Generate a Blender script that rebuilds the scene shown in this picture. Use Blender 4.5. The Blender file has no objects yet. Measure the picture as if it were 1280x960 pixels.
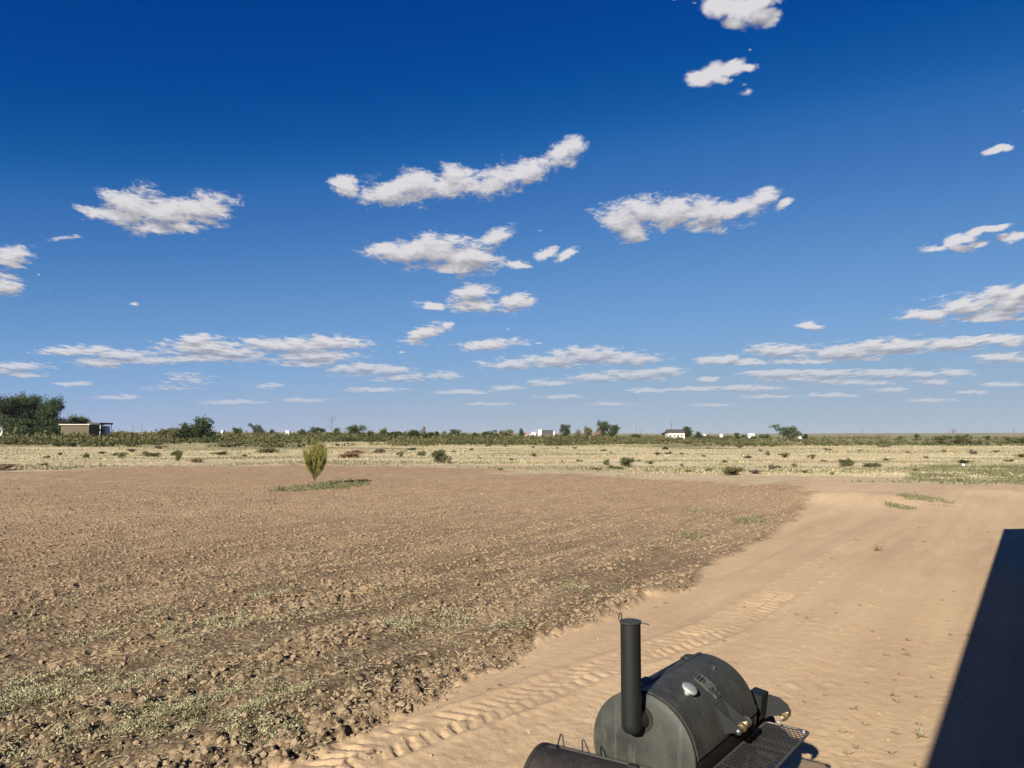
import bpy, math, random
import numpy as np
from mathutils import Vector, Matrix

rng = np.random.default_rng(7)
random.seed(7)
SC = bpy.context.scene
COL = SC.collection
R = math.radians

# ------------------------------------------------------------------ camera
F_PX, PITCH, CAM_H = 930.0, math.atan(64 / 930.0), 2.6
cam_d = bpy.data.cameras.new('camera')
cam_d.sensor_width = 36.0
cam_d.lens = 36.0 * F_PX / 1280.0
cam_d.clip_start = 0.05
cam_d.clip_end = 40000
cam = bpy.data.objects.new('camera', cam_d)
COL.objects.link(cam)
cam.location = (0, 0, CAM_H)
cam.rotation_euler = (R(90) + PITCH, 0, 0)
SC.camera = cam

# ------------------------------------------------------------------ exposure
EXPO = 1.15
SC.view_settings.view_transform = 'Standard'
SC.view_settings.look = 'None'
SC.view_settings.gamma = 1
SC.view_settings.exposure = EXPO
SC.view_settings.use_curve_mapping = False

# ------------------------------------------------------------------ sun
SUN_AZ, SUN_EL = 26.0, 26.0          # the light travels towards this bearing (from +Y to +X)
sd = bpy.data.lights.new('sun', 'SUN')
sd.energy = 5.0
sd.angle = R(0.55)
sd.color = (1.0, 0.94, 0.82)
so = bpy.data.objects.new('sun', sd)
COL.objects.link(so)
ldir = Vector((math.sin(R(SUN_AZ)) * math.cos(R(SUN_EL)), math.cos(R(SUN_AZ)) * math.cos(R(SUN_EL)), -math.sin(R(SUN_EL))))
so.rotation_euler = ldir.to_track_quat('-Z', 'Y').to_euler()

# ------------------------------------------------------------------ world: sky and far clouds
BG = 0.06


def px2uv(px, py):
    xc, yc = (px - 640) / F_PX, (480 - py) / F_PX
    Y = math.cos(PITCH) - yc * math.sin(PITCH)
    Z = math.sin(PITCH) + yc * math.cos(PITCH)
    return xc / Y, Z / Y


CLOUDS = """165,258,34,21,0 205,264,50,22,-5 145,269,38,10,-8 255,258,32,18,-5 185,284,20,9,0 235,283,25,6,-10 80,298,22,6,5
435,233,19,12,0 480,240,32,17,0 520,232,45,18,5 575,230,48,17,0 625,222,30,16,15 660,210,30,14,20 706,190,23,14,20
500,315,38,13,-5 545,315,45,18,0 590,322,35,17,0 620,298,20,9,25 570,334,28,8,0
782,275,32,15,-10 803,262,22,16,0 792,290,22,11,30 840,266,35,19,0 880,268,40,20,0 925,262,35,12,15 955,247,22,10,35 980,255,13,5,30 868,298,6,3,0
900,6,20,15,10 928,12,24,17,-8 952,20,19,12,12 948,0,26,11,20 918,28,14,7,0 870,5,8,4,0
872,98,15,8,-10 892,92,19,10,12 916,86,17,8,22 938,84,11,5,0 903,99,14,5,0 935,113,13,6,15 930,104,8,5,0 937,63,5,3,0 845,2,10,3,0
1243,189,11,4,15 1254,185,11,4,-5 1276,138,7,4,0 1172,310,17,4,0 1192,303,17,5,18 1208,299,14,4,5 1222,291,14,5,24 1240,287,14,4,5 1254,283,11,3,20 1257,299,11,6,-10 1270,296,11,5,12 1200,310,19,4,-6 1225,306,14,4,10
1160,393,34,8,5 1210,383,44,13,8 1255,377,42,17,5 1282,362,25,8,20 1240,395,40,7,0 1340,370,60,16,6
8,322,24,12,0 6,357,19,11,0 38,328,9,4,0 48,343,5,4,0 168,380,9,3,0 62,361,5,3,0
648,330,14,6,0 683,318,16,6,25 707,318,14,6,25 675,287,6,3,0
592,366,22,11,0 590,381,30,8,0 538,383,21,6,0 645,378,24,10,5 522,378,10,4,0 575,358,7,3,0
532,416,27,7,20 515,430,22,6,5 505,441,10,4,0 612,431,36,6,4 635,412,8,3,0 670,428,10,2,0
95,439,45,6,0 150,443,42,6,0 130,453,32,6,0 190,450,36,6,0 250,434,50,10,0 245,424,26,6,0 290,441,38,8,0 262,448,70,5,0
235,474,45,10,0 335,483,30,6,0 215,485,50,5,0 55,440,12,3,0
365,432,58,9,0 405,430,50,9,0 395,445,50,8,0 385,455,36,4,0 330,428,26,4,0
450,460,40,6,0 482,463,32,6,0 500,472,28,5,0 440,470,50,3,0
20,458,34,5,0 30,469,22,3,0 5,463,20,3,0
640,455,34,7,0 690,452,42,7,0 735,445,42,10,0 780,448,40,8,0 720,455,60,5,0 750,472,36,5,0 800,468,44,6,0 825,464,26,5,0 810,476,36,4,0
556,470,19,4,0 690,479,26,4,0 635,485,20,3,0 840,487,32,3,0 805,488,20,3,0 870,486,30,3,0 700,496,26,2.5,0 580,490,30,3,0
905,450,30,6,0 935,453,35,4,0 975,438,40,8,0 1060,440,58,10,2 1120,433,60,9,3 1190,430,50,8,3 1240,425,45,6,3 1000,452,50,3,0 1260,429,18,5,0
965,467,34,5,0 1025,467,58,5,0 1060,478,50,3.5,0 1000,473,60,4,0 1115,467,38,5,0 1150,468,24,4,0 1195,466,25,4,0 1255,447,36,6,0 1168,477,18,4,0
930,485,44,4,0 885,474,12,4,0 1010,407,14,4,0 1258,481,24,3,0 1040,494,30,2.5,0 1110,487,24,3,0 1215,490,20,2,0 960,496,34,2.5,0
760,505,26,2,0 380,500,26,2.5,0 90,480,20,3,0 470,487,34,3,0 1165,500,26,2,0 890,506,24,2,0 610,505,24,2,0 290,503,40,3,0 150,497,30,3,0
-60,330,60,18,0 -150,420,90,16,0 -160,250,60,25,0 1400,440,60,10,0 1450,300,70,22,0 1420,200,50,16,10"""

world = bpy.data.worlds.new('World')
SC.world = world
world.use_nodes = True
wt = world.node_tree
wt.nodes.clear()


class NT:
    """tiny helper for writing node trees"""

    def __init__(s, tree):
        s.t = tree

    def n(s, typ, ins=None, **props):
        nd = s.t.nodes.new(typ)
        for k, v in props.items():
            setattr(nd, k, v)
        for k, v in (ins or {}).items():
            if isinstance(v, bpy.types.NodeSocket):
                s.t.links.new(v, nd.inputs[k])
            else:
                nd.inputs[k].default_value = v
        return nd

    def m(s, op, a, b=None, c=None, clamp=False):
        ins = {0: a}
        if b is not None:
            ins[1] = b
        if c is not None:
            ins[2] = c
        return s.n('ShaderNodeMath', ins, operation=op, use_clamp=clamp).outputs[0]

    def mix(s, f, a, b, blend='MIX'):
        nd = s.t.nodes.new('ShaderNodeMix')
        nd.data_type = 'RGBA'
        nd.blend_type = blend
        for k, v in ((0, f), (6, a), (7, b)):
            if isinstance(v, bpy.types.NodeSocket):
                s.t.links.new(v, nd.inputs[k])
            elif k and not isinstance(v, float):
                nd.inputs[k].default_value = (*v[:3], 1)
            else:
                nd.inputs[k].default_value = v
        return nd.outputs[2]

    def noise(s, vec, scale, detail=4, rough=.55, dim='3D', dist=0.0):
        nd = s.n('ShaderNodeTexNoise', {'Vector': vec, 'Scale': scale, 'Detail': detail, 'Roughness': rough, 'Distortion': dist}, noise_dimensions=dim)
        return nd

    def rng(s, v, a, b, c=0.0, d=1.0, smooth=False):
        nd = s.n('ShaderNodeMapRange', {0: v, 1: a, 2: b, 3: c, 4: d})
        if smooth:
            nd.interpolation_type = 'SMOOTHSTEP'
        return nd.outputs[0]


BLOBS = []
for tok in CLOUDS.split():
    px, py, rx, ry, rot = map(float, tok.split(','))
    u, v = px2uv(px, py)
    u2, _ = px2uv(px + rx * 1.28, py)
    _, v2 = px2uv(px, py - ry * 1.30)
    bias = .62 if rx <= 10 else (.45 if (int(px), int(py)) in ((80, 298), (235, 474), (215, 485), (55, 440), (335, 483), (935, 113), (978, 255), (515, 430), (440, 470), (1185, 309), (840, 487), (810, 476), (720, 455)) else .0)
    BLOBS.append((u, v, u2 - u, v2 - v, R(rot), bias))


def cloud_group(blobs):
    g = bpy.data.node_groups.new('cloud_field', 'ShaderNodeTree')
    g.interface.new_socket('P', in_out='INPUT', socket_type='NodeSocketVector')
    g.interface.new_socket('D', in_out='OUTPUT', socket_type='NodeSocketFloat')
    N = NT(g)
    gi = N.n('NodeGroupInput')
    P = gi.outputs[0]
    sep = N.n('ShaderNodeSeparateXYZ', {0: P})
    s = N.m('DIVIDE', 1.0, N.m('ADD', N.m('MAXIMUM', sep.outputs[1], 0.0), .10))
    nv = N.n('ShaderNodeCombineXYZ', {0: N.m('MULTIPLY', sep.outputs[0], s), 1: N.m('MULTIPLY', N.m('MULTIPLY', sep.outputs[1], s), 1.9), 2: N.m('MULTIPLY', s, .8)}).outputs[0]
    w = N.noise(nv, 7.0, 4, .5)
    wv = N.n('ShaderNodeVectorMath', {0: w.outputs['Color'], 1: (.5, .5, .5)}, operation='SUBTRACT').outputs[0]
    ws = N.n('ShaderNodeVectorMath', {0: wv, 1: (.105, .080, 0)}, operation='MULTIPLY').outputs[0]
    ws2 = N.n('ShaderNodeVectorMath', {0: ws, 3: N.m('DIVIDE', .42, s)}, operation='SCALE').outputs[0]
    Q = N.n('ShaderNodeVectorMath', {0: P, 1: ws2}, operation='ADD').outputs[0]
    cur = None
    for (u, v, du, dv, rot, bias) in blobs:
        # a vanishing term ties each step to the one before, so the shader evaluates them in turn
        Qi = Q if cur is None else N.n('ShaderNodeVectorMath', {0: N.n('ShaderNodeCombineXYZ', {0: cur}).outputs[0], 1: (1e-7, 0, 0), 2: Q}, operation='MULTIPLY_ADD').outputs[0]
        mp = N.n('ShaderNodeMapping', {0: Qi, 1: (u, v, 0), 2: (0, 0, rot), 3: (du, dv, 1)}, vector_type='TEXTURE')
        L = N.n('ShaderNodeVectorMath', {0: mp.outputs[0]}, operation='LENGTH').outputs['Value']
        if bias:
            L = N.m('ADD', L, bias)
        cur = L if cur is None else N.n('ShaderNodeMath', {0: cur, 1: L, 2: .10}, operation='SMOOTH_MIN').outputs[0]
    Fd = N.m('MULTIPLY', N.m('SUBTRACT', 1.0, cur), 1.30)
    n1 = N.noise(nv, 12.0, 8, .50)
    n2 = N.n('ShaderNodeTexVoronoi', {'Vector': N.n('ShaderNodeVectorMath', {0: nv, 1: wv}, operation='ADD').outputs[0], 'Scale': 16.0}, feature='SMOOTH_F1')
    a = N.m('MULTIPLY', N.m('SUBTRACT', n1.outputs[0], .5), 2.7)
    b = N.m('MULTIPLY', N.m('SUBTRACT', .42, n2.outputs[0]), .70)
    D = N.m('ADD', N.m('ADD', Fd, a), b)
    D = N.m('MINIMUM', D, N.m('MULTIPLY', N.m('ADD', Fd, .85), 3.0))
    N.n('NodeGroupOutput', {0: D})
    return g


W = NT(wt)
sky = W.n('ShaderNodeTexSky', sky_type='NISHITA', sun_disc=False, sun_elevation=R(SUN_EL), sun_rotation=R(180 + SUN_AZ),
          altitude=3000, air_density=0.7, dust_density=0.1, ozone_density=3.0)
tc = W.n('ShaderNodeTexCoord')
sp = W.n('ShaderNodeSeparateXYZ', {0: tc.outputs['Generated']})
yy = W.m('MAXIMUM', sp.outputs[1], .05)
uu = W.m('DIVIDE', sp.outputs[0], yy)
vv = W.m('DIVIDE', sp.outputs[2], yy)
PV = W.n('ShaderNodeCombineXYZ', {0: uu, 1: vv, 2: 0.0}).outputs[0]
K = 1.0 / (BG * 2 ** EXPO)
# the deep polarised blue of the high-plain sky
raw = W.n('ShaderNodeVectorMath', {0: sky.outputs[0], 3: .0738}, operation='SCALE').outputs[0]
crv = wt.nodes.new('ShaderNodeRGBCurve')
wt.links.new(raw, crv.inputs['Color'])
for ci, pts in enumerate((((0, 0), (.036, .0005), (.0485, .004), (.064, .037), (.15, .178), (.41, .372), (1, .44)),
                          ((0, 0), (.07, .051), (.093, .087), (.1215, .156), (.278, .357), (.63, .472), (1, .525)),
                          ((0, 0), (.15, .279), (.2, .342), (.254, .445), (.40, .585), (.525, .65), (.82, .60), (1, .59)))):
    c = crv.mapping.curves[ci]
    while len(c.points) > 2:
        c.points.remove(c.points[1])
    c.points[0].location, c.points[-1].location = pts[0], pts[-1]
    for p in pts[1:-1]:
        c.points.new(*p)
crv.mapping.update()
skyc = W.n('ShaderNodeVectorMath', {0: crv.outputs[0], 3: K}, operation='SCALE').outputs[0]
plain = W.n('ShaderNodeBackground', {'Color': skyc, 'Strength': BG}).outputs[0]


def cloudy(blobs):
    cg = cloud_group(blobs)
    g1 = W.n('ShaderNodeGroup', node_tree=cg)
    wt.links.new(PV, g1.inputs[0])
    off = W.n('ShaderNodeCombineXYZ', {0: W.m('MULTIPLY', vv, -.010), 1: W.m('MULTIPLY', W.m('ADD', vv, .06), .045), 2: 0.0}).outputs[0]
    PV2 = W.n('ShaderNodeVectorMath', {0: PV, 1: off}, operation='ADD').outputs[0]
    g2 = W.n('ShaderNodeGroup', node_tree=cg)
    wt.links.new(PV2, g2.inputs[0])
    D1, D2 = g1.outputs[0], g2.outputs[0]
    alpha = W.rng(D1, -.12, .72, 0, 1, True)
    fade = W.rng(vv, .02, .13, .30, 1.0)
    alpha = W.m('MULTIPLY', W.m('MULTIPLY', alpha, fade), .96)
    relief = W.m('SUBTRACT', D1, D2)
    lum = W.m('ADD', .565, W.m('MULTIPLY', relief, .20))
    lum = W.m('SUBTRACT', lum, W.m('MULTIPLY', W.rng(D2, .35, 1.6), .10))
    lum = W.n('ShaderNodeClamp', {0: lum, 1: .36, 2: .74}).outputs[0]
    tint = W.mix(W.rng(lum, .33, .62), (.94 * K, .93 * K, 1.06 * K), (1.0 * K, .975 * K, 1.0 * K))
    cc = W.n('ShaderNodeVectorMath', {0: tint, 3: lum}, operation='SCALE').outputs[0]
    return W.n('ShaderNodeBackground', {'Color': W.mix(alpha, skyc, cc), 'Strength': BG}).outputs[0]


def shmix(f, a, b):
    return W.n('ShaderNodeMixShader', {0: f, 1: a, 2: b}).outputs[0]


def touches(b, box):
    m = 1.75
    e = max(b[2], b[3]) if abs(b[4]) > .3 else None
    ex = (e or b[2]) * m + .03
    ey = (b[3] + b[2] * abs(math.sin(b[4]))) * m + .035
    return b[0] + ex > box[0] and b[0] - ex < box[1] and b[1] + ey > box[2] and b[1] - ey < box[3]


def split(box, blobs, depth):
    """halve the sky again and again, so that a ray only evaluates the clouds near it"""
    bl = [b for b in blobs if touches(b, box)]
    if not bl:
        return plain
    if len(bl) <= 5 or depth == 0:
        return cloudy(bl)
    wu, wv_ = box[1] - box[0], (box[3] - box[2]) * 2.5
    if wu > wv_:
        m = .5 * (box[0] + box[1])
        return shmix(W.m('GREATER_THAN', uu, m), split((box[0], m, box[2], box[3]), bl, depth - 1), split((m, box[1], box[2], box[3]), bl, depth - 1))
    m = .5 * (box[2] + box[3])
    return shmix(W.m('GREATER_THAN', vv, m), split((box[0], box[1], box[2], m), bl, depth - 1), split((box[0], box[1], m, box[3]), bl, depth - 1))


SB = (-1.0, 1.0, 0.0, .72)
inside = W.m('MULTIPLY', W.m('LESS_THAN', W.m('ABSOLUTE', uu), 1.0), W.m('MULTIPLY', W.m('GREATER_THAN', vv, 0.0), W.m('LESS_THAN', vv, .72)))
inside = W.m('MULTIPLY', inside, W.m('GREATER_THAN', sp.outputs[1], .3))
W.n('ShaderNodeOutputWorld', {'Surface': shmix(inside, plain, split(SB, BLOBS, 6))})
world.cycles.sampling_method = 'MANUAL'
world.cycles.sample_map_resolution = 512

SC.cycles.max_bounces = 6
SC.cycles.diffuse_bounces = 3
SC.cycles.transparent_max_bounces = 8
SC.cycles.volume_bounces = 0
SC.cycles.use_denoising = True


# ------------------------------------------------------------------ numeric helpers
def smooth(x, a, b):
    t = np.clip((x - a) / (b - a), 0, 1)
    return t * t * (3 - 2 * t)


def _h(ix, iy, seed):
    v = (ix.astype(np.int64) * 374761393 + iy.astype(np.int64) * 668265263 + seed * 144665) & 0xFFFFFFFF
    v = ((v ^ (v >> 13)) * 1274126177) & 0xFFFFFFFF
    v = ((v ^ (v >> 16)) * 2246822519) & 0xFFFFFFFF
    return ((v ^ (v >> 15)) & 0xFFFFFF) / float(0xFFFFFF)


def vnoise(x, y, seed=0):
    ix, iy = np.floor(x), np.floor(y)
    fx, fy = x - ix, y - iy
    fx = fx * fx * fx * (fx * (fx * 6 - 15) + 10)
    fy = fy * fy * fy * (fy * (fy * 6 - 15) + 10)
    a, b = _h(ix, iy, seed), _h(ix + 1, iy, seed)
    c, d = _h(ix, iy + 1, seed), _h(ix + 1, iy + 1, seed)
    return (a + (b - a) * fx) * (1 - fy) + (c + (d - c) * fx) * fy


def rot2(x, y, a):
    c, s = math.cos(a), math.sin(a)
    return c * x - s * y, s * x + c * y


def fbm(x, y, oct=4, seed=0, gain=.5):
    t = 0 * x
    amp, tot = 1.0, 0.0
    for k in range(oct):
        t = t + amp * vnoise(x, y, seed + k * 17)
        tot += amp
        amp *= gain
        x, y = rot2(x * 2.03, y * 2.03, .6)
    return t / tot


def cells(x, y, seed=0):
    """distance to the nearest random point, and that point's random number"""
    ix, iy = np.floor(x), np.floor(y)
    best = np.full_like(x, 9.0)
    val = np.zeros_like(x)
    for dx in (-1, 0, 1):
        for dy in (-1, 0, 1):
            jx, jy = ix + dx, iy + dy
            qx, qy = jx + _h(jx, jy, seed), jy + _h(jx, jy, seed + 5)
            d = (x - qx) ** 2 + (y - qy) ** 2
            m = d < best
            best = np.where(m, d, best)
            val = np.where(m, _h(jx, jy, seed + 9), val)
    return np.sqrt(best), val


TA = R(35.0)
E1 = (math.sin(TA), math.cos(TA))
E2 = (math.cos(TA), -math.sin(TA))


def ground_px(px, py, h=0.0):
    """where the sight line of a photograph point meets the level h (used to read positions off the photo)"""
    xc, yc = (px - 640) / F_PX, (480 - py) / F_PX
    Y = math.cos(PITCH) - yc * math.sin(PITCH)
    Z = math.sin(PITCH) + yc * math.cos(PITCH)
    t = (h - CAM_H) / Z
    return xc * t, Y * t


edge_px = [(350, 950), (420, 915), (500, 880), (570, 850), (640, 820), (700, 790), (770, 762), (840, 735), (900, 700), (960, 672), (1000, 645), (1015, 625), (1005, 612)]
edge = []
for p in edge_px:
    x, y = ground_px(*p)
    edge.append((x * E1[0] + y * E1[1], x * E2[0] + y * E2[1]))
edge.sort()
ea = np.array([-40, 0] + [e[0] for e in edge] + [60, 200])
ec = np.array([edge[0][1] - 1.5, edge[0][1] - .6] + [e[1] for e in edge] + [edge[-1][1] - 2, edge[-1][1] - 30])
top_px = [(-600, 604), (-200, 597), (0, 590), (100, 588), (200, 586), (300, 584), (400, 582), (500, 585), (600, 588), (700, 592), (800, 597), (900, 601), (960, 603), (1010, 604), (1060, 605), (1100, 606), (1200, 610), (1280, 612), (1500, 613), (1900, 613)]
tu = np.array([(p[0] - 640) / F_PX for p in top_px])
tD = np.array([ground_px(*p)[1] for p in top_px])

track_px = [(380, 985), (440, 945), (505, 925), (560, 905), (640, 880), (700, 858), (755, 836), (830, 812), (900, 790), (960, 755), (1020, 715), (1065, 688), (1120, 662)]
track = np.array([ground_px(*p) for p in track_px])


def track_coord(x, y):
    best = np.full_like(x, 1e9)
    s_out = np.zeros_like(x)
    c_out = np.full_like(x, 99.0)
    s0 = 0.0
    for (ax, ay), (bx, by) in zip(track[:-1], track[1:]):
        dx, dy = bx - ax, by - ay
        L = math.hypot(dx, dy)
        t = np.clip(((x - ax) * dx + (y - ay) * dy) / L / L, 0, 1)
        qx, qy = ax + t * dx, ay + t * dy
        d = np.hypot(x - qx, y - qy)
        m = d < best
        best = np.where(m, d, best)
        s_out = np.where(m, s0 + t * L, s_out)
        sgn = np.sign((x - qx) * dy - (y - qy) * dx)
        c_out = np.where(m, sgn * d, c_out)
        s0 += L
    return s_out, c_out


def zones(x, y):
    """tilled soil, dry grass, green ground: 0..1 each"""
    a = x * E1[0] + y * E1[1]
    c = x * E2[0] + y * E2[1]
    yc = np.maximum(y, .5)
    u = np.clip(x / yc, -3, 3)
    D = np.interp(u, tu, tD)
    wob = (fbm(x * .9, y * .9, 4, 3) - .5) * 1.1 + (fbm(x * .12, y * .12, 3, 8) - .5) * np.clip((y - 14) * .15, 0, 4)
    ew = .22 + .045 * np.maximum(y - 9, 0)
    till = smooth(np.interp(a, ea, ec) - c + wob * .55, -ew, ew * .9)
    n2 = (fbm(x * .10, y * .22, 4, 21) - .5) * 16
    beyond = smooth(y + n2 - D, -3.5, 4.5) * (y > 0)
    till = till * (1 - beyond)
    till = np.where(y < -30, till * 0, till)
    g = fbm(x * .022, y * .05, 4, 31)
    green = smooth(y - 150 + (g - .5) * 190, -10, 25)
    # the green strip at the right end of the pad
    px = 640 + F_PX * u
    py = 544 + F_PX * CAM_H / yc
    strip = smooth(px, 1095, 1165) * smooth(py, 578, 584) * (1 - smooth(py, 597, 606)) * smooth(fbm(x * .3, y * .5, 4, 77), .38, .55)
    green = np.maximum(green, strip) * (y > 0)
    beyond = np.where(y <= 0, 0, beyond)
    global WIDE
    WIDE = smooth(y + n2 * .8 - D, -1, .42 * D) * (y > 0)
    return till, beyond, green


def terrain(x, y):
    """broad shape of the land"""
    r = np.hypot(x, y)
    left = smooth(-x / np.maximum(np.abs(y), 1), -.45, .35)
    h = smooth(r, 110, 300) * (.25 + 1.15 * left)
    h = h + (fbm(x * .012, y * .012, 3, 5) - .5) * .5 * smooth(r, 40, 120)
    far = smooth(r, 1500, 3600)
    ridge = 5 + 15 * fbm(x * .0005 + 3, y * .0005, 4, 12) + 3 * left
    h = h + far * (ridge - 3.5)
    # low bank on the far side of the dirt pad
    bx, by = ground_px(1045, 626)
    h = h + .34 * np.exp(-(((x - bx) * .8 - (y - by) * .25) / 3.4) ** 2 - (((y - by) + (x - bx) * .1) / 2.0) ** 2)
    bx, by = ground_px(1235, 620)
    h = h + .25 * np.exp(-((x - bx) / 5.0) ** 2 - ((y - by) / 2.0) ** 2)
    return h


def gz(x, y):
    return float(terrain(np.array([float(x)]), np.array([float(y)]))[0])


def on_ground(px, py):
    x, y = ground_px(px, py)
    for _ in range(8):
        h = gz(x, y)
        x, y = ground_px(px, py, h)
        if y < 0 or y > 2500:
            break
    return x, y, gz(x, y)


# ------------------------------------------------------------------ object helpers
def link(o, parent=None):
    COL.objects.link(o)
    if parent is not None:
        o.parent = parent
    return o


def tag(o, label=None, cat=None, group=None, kind=None):
    if label:
        o['label'] = label
    if cat:
        o['category'] = cat
    if group:
        o['group'] = group
    if kind:
        o['kind'] = kind
    return o


def empty(name, loc, rz=0.0, scale=1.0, **kw):
    o = bpy.data.objects.new(name, None)
    o.empty_display_size = .2
    link(o)
    o.location = loc
    o.rotation_euler = (0, 0, rz)
    if not hasattr(scale, '__len__'):
        scale = (scale,) * 3
    o.scale = scale
    return tag(o, **kw)


def np_mesh(name, verts, faces, mat=None, smoothed=False):
    """verts (n,3) and faces (m,k) as arrays"""
    me = bpy.data.meshes.new(name)
    verts = np.asarray(verts, dtype=np.float32)
    faces = np.asarray(faces, dtype=np.int32)
    k = faces.shape[1]
    me.vertices.add(len(verts))
    me.vertices.foreach_set('co', verts.ravel())
    me.loops.add(faces.size)
    me.loops.foreach_set('vertex_index', faces.ravel())
    me.polygons.add(len(faces))
    me.polygons.foreach_set('loop_start', np.arange(0, faces.size, k, dtype=np.int32))
    me.polygons.foreach_set('loop_total', np.full(len(faces), k, dtype=np.int32))
    me.polygons.foreach_set('use_smooth', np.full(len(faces), smoothed))
    me.update(calc_edges=True)
    if mat:
        me.materials.append(mat)
    return me


class MB:
    """collects shapes and links them as ONE mesh object"""

    def __init__(s):
        s.v, s.f = [], []

    def add(s, vs, fs):
        n = len(s.v)
        s.v += [tuple(v) for v in vs]
        s.f += [tuple(i + n for i in f) for f in fs]
        return s

    def box(s, c, d, rot=None, bev=0.0):
        hx, hy, hz = d[0] / 2, d[1] / 2, d[2] / 2
        b = min(bev, hx * .9, hy * .9, hz * .9)
        if b > 0:
            vs, fs = [], []
            import bmesh
            bm = bmesh.new()
            bmesh.ops.create_cube(bm, size=1)
            for v in bm.verts:
                v.co = Vector((v.co.x * d[0], v.co.y * d[1], v.co.z * d[2]))
            bmesh.ops.bevel(bm, geom=bm.edges[:], offset=b, segments=2, affect='EDGES')
            bm.verts.index_update()
            vs = [v.co.copy() for v in bm.verts]
            fs = [[v.index for v in f.verts] for f in bm.faces]
            bm.free()
        else:
            vs = [Vector((sx * hx, sy * hy, sz * hz)) for sz in (-1, 1) for sy in (-1, 1) for sx in (-1, 1)]
            fs = [(0, 2, 3, 1), (4, 5, 7, 6), (0, 1, 5, 4), (2, 6, 7, 3), (0, 4, 6, 2), (1, 3, 7, 5)]
        if rot is not None:
            vs = [rot @ v for v in vs]
        return s.add([(v.x + c[0], v.y + c[1], v.z + c[2]) for v in vs], fs)

    def tube(s, pts, rad, n=12, cap=True, closed=False):
        pts = [Vector(p) for p in pts]
        rads = rad if hasattr(rad, '__len__') else [rad] * len(pts)
        rings = []
        up = None
        N = len(pts)
        for i, p in enumerate(pts):
            a = pts[(i - 1) % N] if (i > 0 or closed) else p
            b = pts[(i + 1) % N] if (i < N - 1 or closed) else p
            t = (b - a).normalized()
            if up is None:
                up = Vector((0, 0, 1)) if abs(t.z) < .9 else Vector((1, 0, 0))
            x = t.cross(up)
            if x.length < 1e-5:
                x = t.cross(Vector((0, 1, 0)))
            x.normalize()
            up = x.cross(t).normalized()
            rings.append([p + (x * math.cos(k * 2 * math.pi / n) + up * math.sin(k * 2 * math.pi / n)) * rads[i] for k in range(n)])
        vs = [v for r in rings for v in r]
        fs = []
        M = N if closed else N - 1
        for i in range(M):
            j = (i + 1) % N
            for k in range(n):
                l = (k + 1) % n
                fs.append((i * n + k, i * n + l, j * n + l, j * n + k))
        if cap and not closed:
            fs.append(tuple(range(n))[::-1])
            fs.append(tuple((N - 1) * n + k for k in range(n)))
        return s.add(vs, fs)

    def lathe(s, prof, origin=(0, 0, 0), axis='X', n=64, a0=0.0, a1=2 * math.pi):
        """profile of (along, radius)"""
        full = abs(a1 - a0 - 2 * math.pi) < 1e-6
        m = n if full else n + 1
        vs = []
        for (l, r) in prof:
            for k in range(m):
                a = a0 + (a1 - a0) * k / n
                c, q = r * math.cos(a), r * math.sin(a)
                if axis == 'X':
                    v = (l, c, q)
                elif axis == 'Z':
                    v = (c, q, l)
                else:
                    v = (c, l, q)
                vs.append((v[0] + origin[0], v[1] + origin[1], v[2] + origin[2]))
        fs = []
        for i in range(len(prof) - 1):
            for k in range(n):
                l = (k + 1) % m
                fs.append((i * m + k, i * m + l, (i + 1) * m + l, (i + 1) * m + k))
        return s.add(vs, fs)

    def prism(s, poly, origin, ux, uy, thick):
        """polygon in the plane (ux, uy), extruded along their cross product, centred"""
        ux, uy = Vector(ux).normalized(), Vector(uy).normalized()
        nn = ux.cross(uy).normalized() * (thick / 2)
        o = Vector(origin)
        k = len(poly)
        vs = [o + ux * a + uy * b - nn for a, b in poly] + [o + ux * a + uy * b + nn for a, b in poly]
        fs = [tuple(range(k))[::-1], tuple(range(k, 2 * k))] + [(i, (i + 1) % k, k + (i + 1) % k, k + i) for i in range(k)]
        return s.add(vs, fs)

    def build(s, name, mat, parent=None, angle=35, rot=None):
        me = bpy.data.meshes.new(name)
        me.from_pydata([tuple(v) for v in s.v], [], s.f)
        import bmesh
        bm = bmesh.new()
        bm.from_mesh(me)
        bmesh.ops.recalc_face_normals(bm, faces=bm.faces)
        bm.to_mesh(me)
        bm.free()
        me.materials.append(mat)
        if angle:
            me.polygons.foreach_set('use_smooth', [True] * len(me.polygons))
            me.set_sharp_from_angle(angle=R(angle))
        me.update()
        o = bpy.data.objects.new(name, me)
        return link(o, parent)


# ------------------------------------------------------------------ materials
def new_mat(name):
    m = bpy.data.materials.new(name)
    m.use_nodes = True
    m.node_tree.nodes.clear()
    return m, NT(m.node_tree)


def finish(N, col, rough=.9, metal=0.0, bump=None, dist=.01, strength=1.0, spec=.3, extra=None):
    ins = {'Base Color': col, 'Roughness': rough, 'Metallic': metal, 'Specular IOR Level': spec}
    if bump is not None:
        bp = N.n('ShaderNodeBump', {'Height': bump, 'Distance': dist, 'Strength': strength})
        ins['Normal'] = bp.outputs[0]
    p = N.n('ShaderNodeBsdfPrincipled', ins)
    N.n('ShaderNodeOutputMaterial', {0: p.outputs[0]})
    return p


def mat_simple(name, col, rough=.6, metal=0.0, var=.25, scale=12.0, bump=.002, spec=.3):
    m, N = new_mat(name)
    tc = N.n('ShaderNodeTexCoord').outputs['Object']
    n1 = N.noise(tc, scale, 6, .65).outputs[0]
    c = N.mix(n1, tuple(v * (1 - var) for v in col), tuple(min(1, v * (1 + var)) for v in col))
    finish(N, c, rough, metal, n1, bump, 1.0, spec)
    return m


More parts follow.
